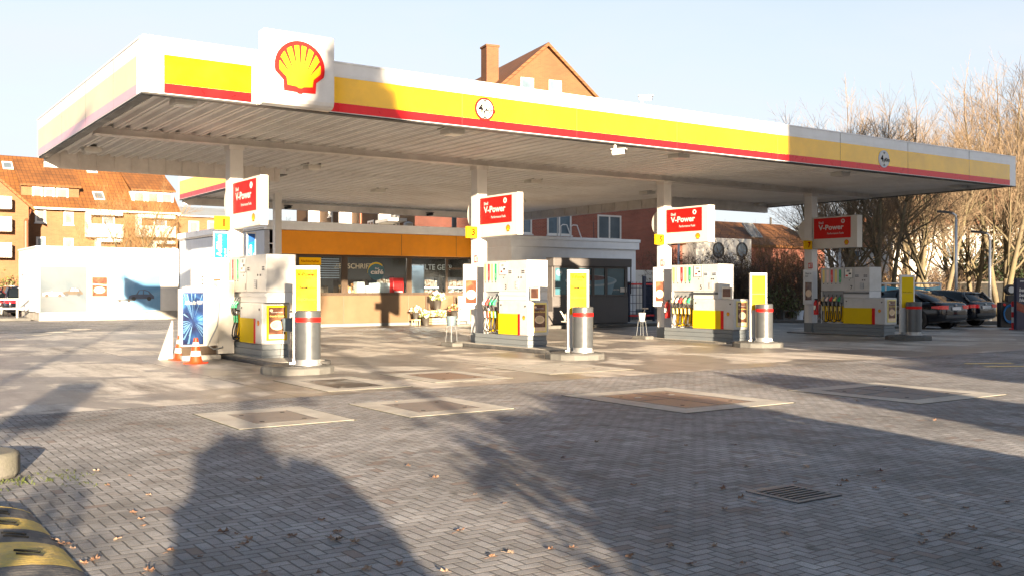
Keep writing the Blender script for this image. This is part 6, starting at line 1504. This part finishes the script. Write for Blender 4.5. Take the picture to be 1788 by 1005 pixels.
def bush(seed, w, d, h, nst, nleaf, twig, leaf, lsz=.06):
    R = random.Random(seed); W = MB(); Lf_ = MB(); tips = []
    for k in range(nst):
        x, y = R.uniform(-w,w), R.uniform(-d,d); e = max(.35, 1-(abs(x)/w)**3*.5)
        dd = Vector((R.gauss(0,.35),R.gauss(0,.3),1)).normalized(); L = h*R.uniform(.55,1.05)*e
        p = Vector((x,y,0)); pts = [p]
        for i in range(4): dd = (dd+Vector((R.gauss(0,.16),R.gauss(0,.16),.03))).normalized(); pts.append(pts[-1]+dd*L/4)
        W.tube(pts, .016, 3, 0, .006)
        for j in range(7):
            i = R.randint(1,3); s = pts[i].lerp(pts[i+1], R.random()); nd = rotv(dd, R.uniform(.4,1.1), R.uniform(0,6.28)); l = L*R.uniform(.18,.42)
            m_ = s+nd*l*.5+Vector((0,0,.04)); e_ = s+nd*l+Vector((R.gauss(0,.08),R.gauss(0,.08),R.gauss(.05,.08))); W.tube([s,m_,e_], .008, 3, 0, .005); tips += [m_, e_]
            for q in range(3):
                nd2 = rotv(nd, R.uniform(.4,.9), R.uniform(0,6.28)); e2 = m_+nd2*l*.5; W.tube([m_,e2], .006, 3, 0, .004); tips.append(e2)
    for k in range(nleaf):
        c = R.choice(tips)+Vector((R.gauss(0,.06),R.gauss(0,.06),R.gauss(0,.06))); u = Vector((R.gauss(0,1),R.gauss(0,1),R.gauss(0,1))).normalized(); v_ = u.orthogonal().normalized()*lsz*R.uniform(.5,1.2); u = u.cross(v_).normalized()*lsz*R.uniform(.5,1.2)
        Lf_.add([c-u,c+v_*.5,c+u,c-v_*.5],[(0,1,2,3)])
    return W, Lf_
pb = {}
def place_bush(seed, px, D, w, d, h, nst, nleaf, leaf, lab, rz=0.0, grp='leafless bushes behind the pumps', lsz=.06, name='bush', twig='bushtwig', cat='bush', s=1.0):
    p = at(px, D); t = thing(name, lab, cat, (p.x,p.y,0), rz, grp); t.scale = (s,s,s)
    key = (seed,w,h,leaf)
    if key not in pb:
        W, Lf_ = bush(seed,w,d,h,nst,nleaf,twig,leaf,lsz); pb[key] = (W.build('branches', M[twig], t, fix=False), Lf_.build('foliage', M[leaf], t, fix=False))
    else:
        for o in pb[key]: c = o.copy(); COL.objects.link(c); c.parent = t
for k,(px,D,s,rz,lab) in enumerate(((1195,49,1.0,.2,'brown twiggy bush behind the third column and its number sign'),(1250,50,1.05,-.5,'brown twiggy bush below the left round window'),(1300,49,.95,.9,'brown twiggy bush below the right round window'),(1345,48,.95,-.9,'brown twiggy bush right of the round window house bay'),(1400,49,1.0,.4,'brown twiggy bush left of the fourth column'))):
    place_bush(31, px, D, 1.7, 1.1, 3.4, 105, 1700, 'bushleaf', lab, rz, s=s)
for k,(px,D,s,rz,lab) in enumerate(((1458,54,.9,.1,'brown bush behind pump 7'),(1520,57,.95,1.2,'brown bush behind the left end of the blue banner'),(1580,57,.9,2.0,'brown bush behind the middle of the blue banner'),(1640,58,.95,.7,'brown bush behind the tall street lamp foot'))):
    place_bush(31, px, D, 1.7, 1.1, 3.4, 105, 1700, 'bushleaf', lab, rz, s=s)
place_bush(33, 1352, 46.5, .9, .6, 1.4, 60, 2600, 'greenleaf', 'low olive green bush above the grey concrete block', 0, None, .06)
for k,(px,D,s,lab) in enumerate(((1725,62,1.0,'dark evergreen bush behind the second street lamp'),(1780,60,1.15,'dark evergreen bush above the pillar sign at the right edge'),(1690,66,.8,'dark evergreen bush between the lamp posts'))):
    place_bush(34, px, D, 2.2, 1.2, 4.2, 90, 6500, 'ivy', lab, .7*k, 'dark evergreen bushes at the right', .10, s=s)
for k,(px,D,s,lab) in enumerate(((12,70,1.0,'yellow green hedge bush at the left edge below the balconies'),(58,70,.8,'yellow green hedge bush behind the notice board'))):
    place_bush(35, px, D, 2.2, 1.2, 2.6, 70, 5200, 'greenleaf', lab, .5*k, 'hedge bushes before the apartment house', .09, s=s)
# a far tree line closing the horizon
R = random.Random(77)
for k, (px, D, s) in enumerate(((-160,140,1.3),(420,150,1.2),(470,170,1.3),(1210,120,1.0),(1350,135,1.2),(1900,80,1.3),(1960,70,1.2),(2050,75,1.3))):
    pass
# ================================================================ unseen things behind the camera, many added to shape the yard's shade
BKX0, BKX1 = 7.3, 25.5
t = thing('unseen_brick_building', 'tall brick building across the street, seen only by its long shadow', 'building', ((BKX0+BKX1)/2, -22, 0)); hw = (BKX1-BKX0)/2
mb = MB(); mb.box(-hw,-12,0,hw,0,15.5); mb.build('wall', M['red_brick'], t)
mb = MB(); mb.prism([(-12.4,15.4),(-12.4,15.6),(-6,19.0),(.4,15.6),(.4,15.4)], 'x', -hw-.2, hw+.2); mb.build('roof', M['roof_dark'], t)
Fb = Fr((hw,0.0,0),(-1,0,0))
for a_ in range(6):
    for z in range(5): window(t, Fb.at(1+a_*3.0,1.2+z*2.9), 1.3,1.5,2,1,'pane')
def leafy(seed, lab, loc, cz, rx, ry, rz_, n, name='shade_evergreen', cat='tree', sz=.09, trunk=True, mt='ivy'):
    R = random.Random(seed); t = thing(name, lab, cat, loc)
    mb = MB()
    lobes = [(R.gauss(0,.45),R.gauss(0,.45),R.gauss(0,.45),R.uniform(.45,.75)) for _ in range(9)]
    for k in range(n):
        a,b,c,rr = R.choice(lobes); u = Vector((R.gauss(0,1),R.gauss(0,1),R.gauss(0,1))).normalized()*rr*R.random()**.4
        x,y,z = (a+u.x)*rx*.75,(b+u.y)*ry*.75,(c+u.z)*rz_*.75
        if cz+z < 0.02: continue
        q = Vector((R.gauss(0,1),R.gauss(0,1),R.gauss(0,1))).normalized(); v_ = q.orthogonal().normalized()*sz*R.uniform(.6,1.3); q = q.cross(v_).normalized()*sz*R.uniform(.6,1.3); c_ = Vector((x,y,cz+z))
        mb.add([c_-q,c_+v_*.6,c_+q,c_-v_*.6],[(0,1,2,3)])
    mb.build('crown', M[mt], t, fix=False)
    if trunk: mb = MB(); mb.tube([(0,0,0),(.1,.05,cz*.5),(0,0,cz)], .10, 8, 0, .07); mb.build('trunk', M['trunk'], t, smooth='all')
    return t
leafy(41, 'dense dark unseen evergreen added behind the camera to shade part of the fascia', (-2.9,-18,0), 9.8, 1.3,1.3,2.0, 2600, sz=.16)  # crown added out of view to dim one stretch of the fascia
def hedge(x0, x1, y, h, lab, wob=.15, seed=1, ed=.9):  # leafy blocks added out of view, sized for the shade they throw
    R = random.Random(seed); t = thing('shade_hedge', lab, 'hedge', ((x0+x1)/2, y, 0), 0, 'shade hedges added behind the camera'); w = (x1-x0)/2
    mb = MB()
    for k in range(int(3600*w)):
        x = R.uniform(-w,w); top = h*(1-.55*max(0,(abs(x)-(w-ed))/ed)**2)+wob*(sin(x*1.7+seed)+.6*sin(x*3.9+2*seed)); z = R.uniform(0,top); yy = R.gauss(0,.22)
        q = Vector((R.gauss(0,1),R.gauss(0,1),R.gauss(0,1))).normalized(); v_ = q.orthogonal().normalized()*.10; q = q.cross(v_).normalized()*.10; c_ = Vector((x,yy,z))
        mb.add([c_-q,c_+v_*.6,c_+q,c_-v_*.6],[(0,1,2,3)])
    mb.build('foliage', M['greenleaf'], t, fix=False)
    mb = MB()
    for k in range(int(5*w)): x = -w+.2+k*.4; mb.cyl((x,0,0),(x+.03,0,h*.8),.025,.012,5)
    mb.build('stems', M['trunk'], t)
hedge(-.25, .52, -1.95, 1.46, 'low leafy stand-in for the camera person, added right of the tall one', .0, 2, .3)  # added for the lower shoulder of the camera person's shadow
leafy(44, 'sparse unseen shrub added beside the hedge to thin the sunlight', (1.55,-3.2,0), 1.0, .75,.5,1.2, 420, 'shade_shrub','shrub', .07, False, 'greenleaf')  # added, loosely leaved to leave a strip of paving half lit
hedge(-.86, .12, -1.9, 1.72, 'tall narrow leafy stand-in for the camera person, added to cast the shadow', .0, 2, .42)  # added in place of the person whose shadow falls on the paving
leafy(45, 'sparse low unseen shrub added at the left to dapple the paving', (-2.25,-3.0,0), .85, .80,.5,1.1, 700, 'shade_shrub','shrub', .07, False, 'greenleaf')  # added to break up the sun on the left paving
leafy(46, 'half bare unseen tree added behind the camera to filter sun on pump 1', (-4.4,-15,0), 5.9, 1.55,1.3,2.0, 560, 'sun_filter_tree','tree', .16, True, 'leafbrown')  # added as a sun filter, crown sized to dim pump 1
hedge(1.55, 6.2, -3.0, 1.95, 'unseen clipped hedge with a wavy top, added behind the camera for shade', .10, 1)  # added hedge, extent set by the foreground shade it casts
hedge(7.2, 9.6, -3.0, 2.2, 'shorter unseen clipped hedge added at the right behind the camera for shade', .12, 3)
hedge(10.2, 26.0, -6.0, 2.6, 'long unseen clipped hedge added along the street behind the camera for shade', .12, 5)
for k,(loc,s,sd) in enumerate((((-13.2,-15,0),.9,1),((-15.5,-24,0),1.1,2),((-17.5,-20,0),.9,3),((-20.5,-30,0),1.0,4))):
    tree(sd,12,0,0,['bare street tree behind the camera, leftmost','bare street tree behind the camera farther back','bare street tree behind the camera near the shrub','bare street tree behind the camera before the brick building','small bare tree behind the camera by the street lamp','smallest bare tree behind the camera, nearest the road sign'][k],grp='bare street trees behind the camera',stems=(2,2,3,3,3,3)[k],rz=k*1.3,s=s,loc=loc)
t = thing('road_sign', 'road sign on a grey post behind the camera', 'sign', (-2.95,-3.0,0), -.28)
mb = MB(); mb.cyl((0,0,0),(0,0,3.0),.04,.04,8); mb.build('post', M['steel'], t); mb = MB(); mb.box(-.32,-.02,2.15,.32,.02,2.95); mb.build('plate', M['alu'], t)
t = thing('street_lamp', 'tall street lamp behind the camera at the left', 'lamp', (-5.2,-6.0,0)); mb = MB(); mb.cyl((0,0,0),(0,0,8.8),.09,.06,10); mb.build('pole', M['steel'], t); mb = MB(); mb.box(-.15,-.1,8.802,.9,.1,8.95); mb.build('lamp_head', M['dark'], t)
# ================================================================ light, sky, camera
SUN_AZ, SUN_EL = radians(17.7), radians(8.2)      # travel direction measured from +Y towards +X
trav = Vector((sin(SUN_AZ)*cos(SUN_EL), cos(SUN_AZ)*cos(SUN_EL), -sin(SUN_EL)))
sl = bpy.data.lights.new('sun', 'SUN'); sl.energy = 4.3; sl.angle = radians(.55); sl.color = (1.0,.79,.54)
so = bpy.data.objects.new('sun', sl); COL.objects.link(so); so.rotation_euler = (-trav).to_track_quat('Z','Y').to_euler(); so.location = (-20,-40,30)
VEIL = (3.3, 3.5, 4.0, 1)      # thin high cloud
w = bpy.data.worlds.new('World'); SC.world = w; w.use_nodes = True
nt = w.node_tree; bg = nt.nodes['Background']
sk = nt.nodes.new('ShaderNodeTexSky'); sk.sky_type = 'NISHITA'; sk.sun_disc = False; sk.sun_elevation = SUN_EL; sk.sun_rotation = pi+SUN_AZ
sk.air_density = 1.0; sk.dust_density = 1.2; sk.ozone_density = 1.0; sk.altitude = 20
L = nt.links.new
tc = nt.nodes.new('ShaderNodeTexCoord'); mp = nt.nodes.new('ShaderNodeMapping'); mp.inputs['Scale'].default_value = (1.0,1.0,3.5); mp.inputs['Rotation'].default_value = (0,.25,.5)
L(tc.outputs['Generated'], mp.inputs[0])
cn = nt.nodes.new('ShaderNodeTexNoise'); cn.inputs['Scale'].default_value = 2.2; cn.inputs['Detail'].default_value = 7.0; cn.inputs['Roughness'].default_value = .62; cn.inputs['Distortion'].default_value = .5; L(mp.outputs[0], cn.inputs['Vector'])
cr = nt.nodes.new('ShaderNodeMapRange'); cr.inputs[1].default_value = .35; cr.inputs[2].default_value = .72; cr.inputs[3].default_value = .70; cr.inputs[4].default_value = .97; L(cn.outputs['Fac'], cr.inputs[0])
vx = nt.nodes.new('ShaderNodeMix'); vx.data_type = 'RGBA'; 
spx = nt.nodes.new('ShaderNodeSeparateXYZ'); L(tc.outputs['Generated'], spx.inputs[0])
el = nt.nodes.new('ShaderNodeMapRange'); el.inputs[1].default_value = .22; el.inputs[2].default_value = .45; el.inputs[3].default_value = 1.0; el.inputs[4].default_value = .08; L(spx.outputs[2], el.inputs[0])
ml = nt.nodes.new('ShaderNodeMath'); ml.operation = 'MULTIPLY'; L(cr.outputs[0], ml.inputs[0]); L(el.outputs[0], ml.inputs[1])
L(ml.outputs[0], vx.inputs['Factor']); L(sk.outputs[0], vx.inputs['A']); vx.inputs['B'].default_value = VEIL
L(vx.outputs['Result'], bg.inputs['Color']); bg.inputs['Strength'].default_value = .036
cam = bpy.data.cameras.new('camera'); cam.sensor_width = 36.0; cam.lens = 36*FPX/1788; cam.clip_start = .05; cam.clip_end = 5000; cam.shift_y = (HY-502.5)/1788
co = bpy.data.objects.new('camera', cam); COL.objects.link(co); co.location = (0,0,CAMH); co.rotation_euler = (pi/2,0,-YAW); SC.camera = co
SC.view_settings.view_transform = 'Standard'; SC.view_settings.look = 'None'; SC.view_settings.gamma = 1; SC.view_settings.exposure = 2.9
SC.cycles.max_bounces = 8; SC.cycles.transparent_max_bounces = 12
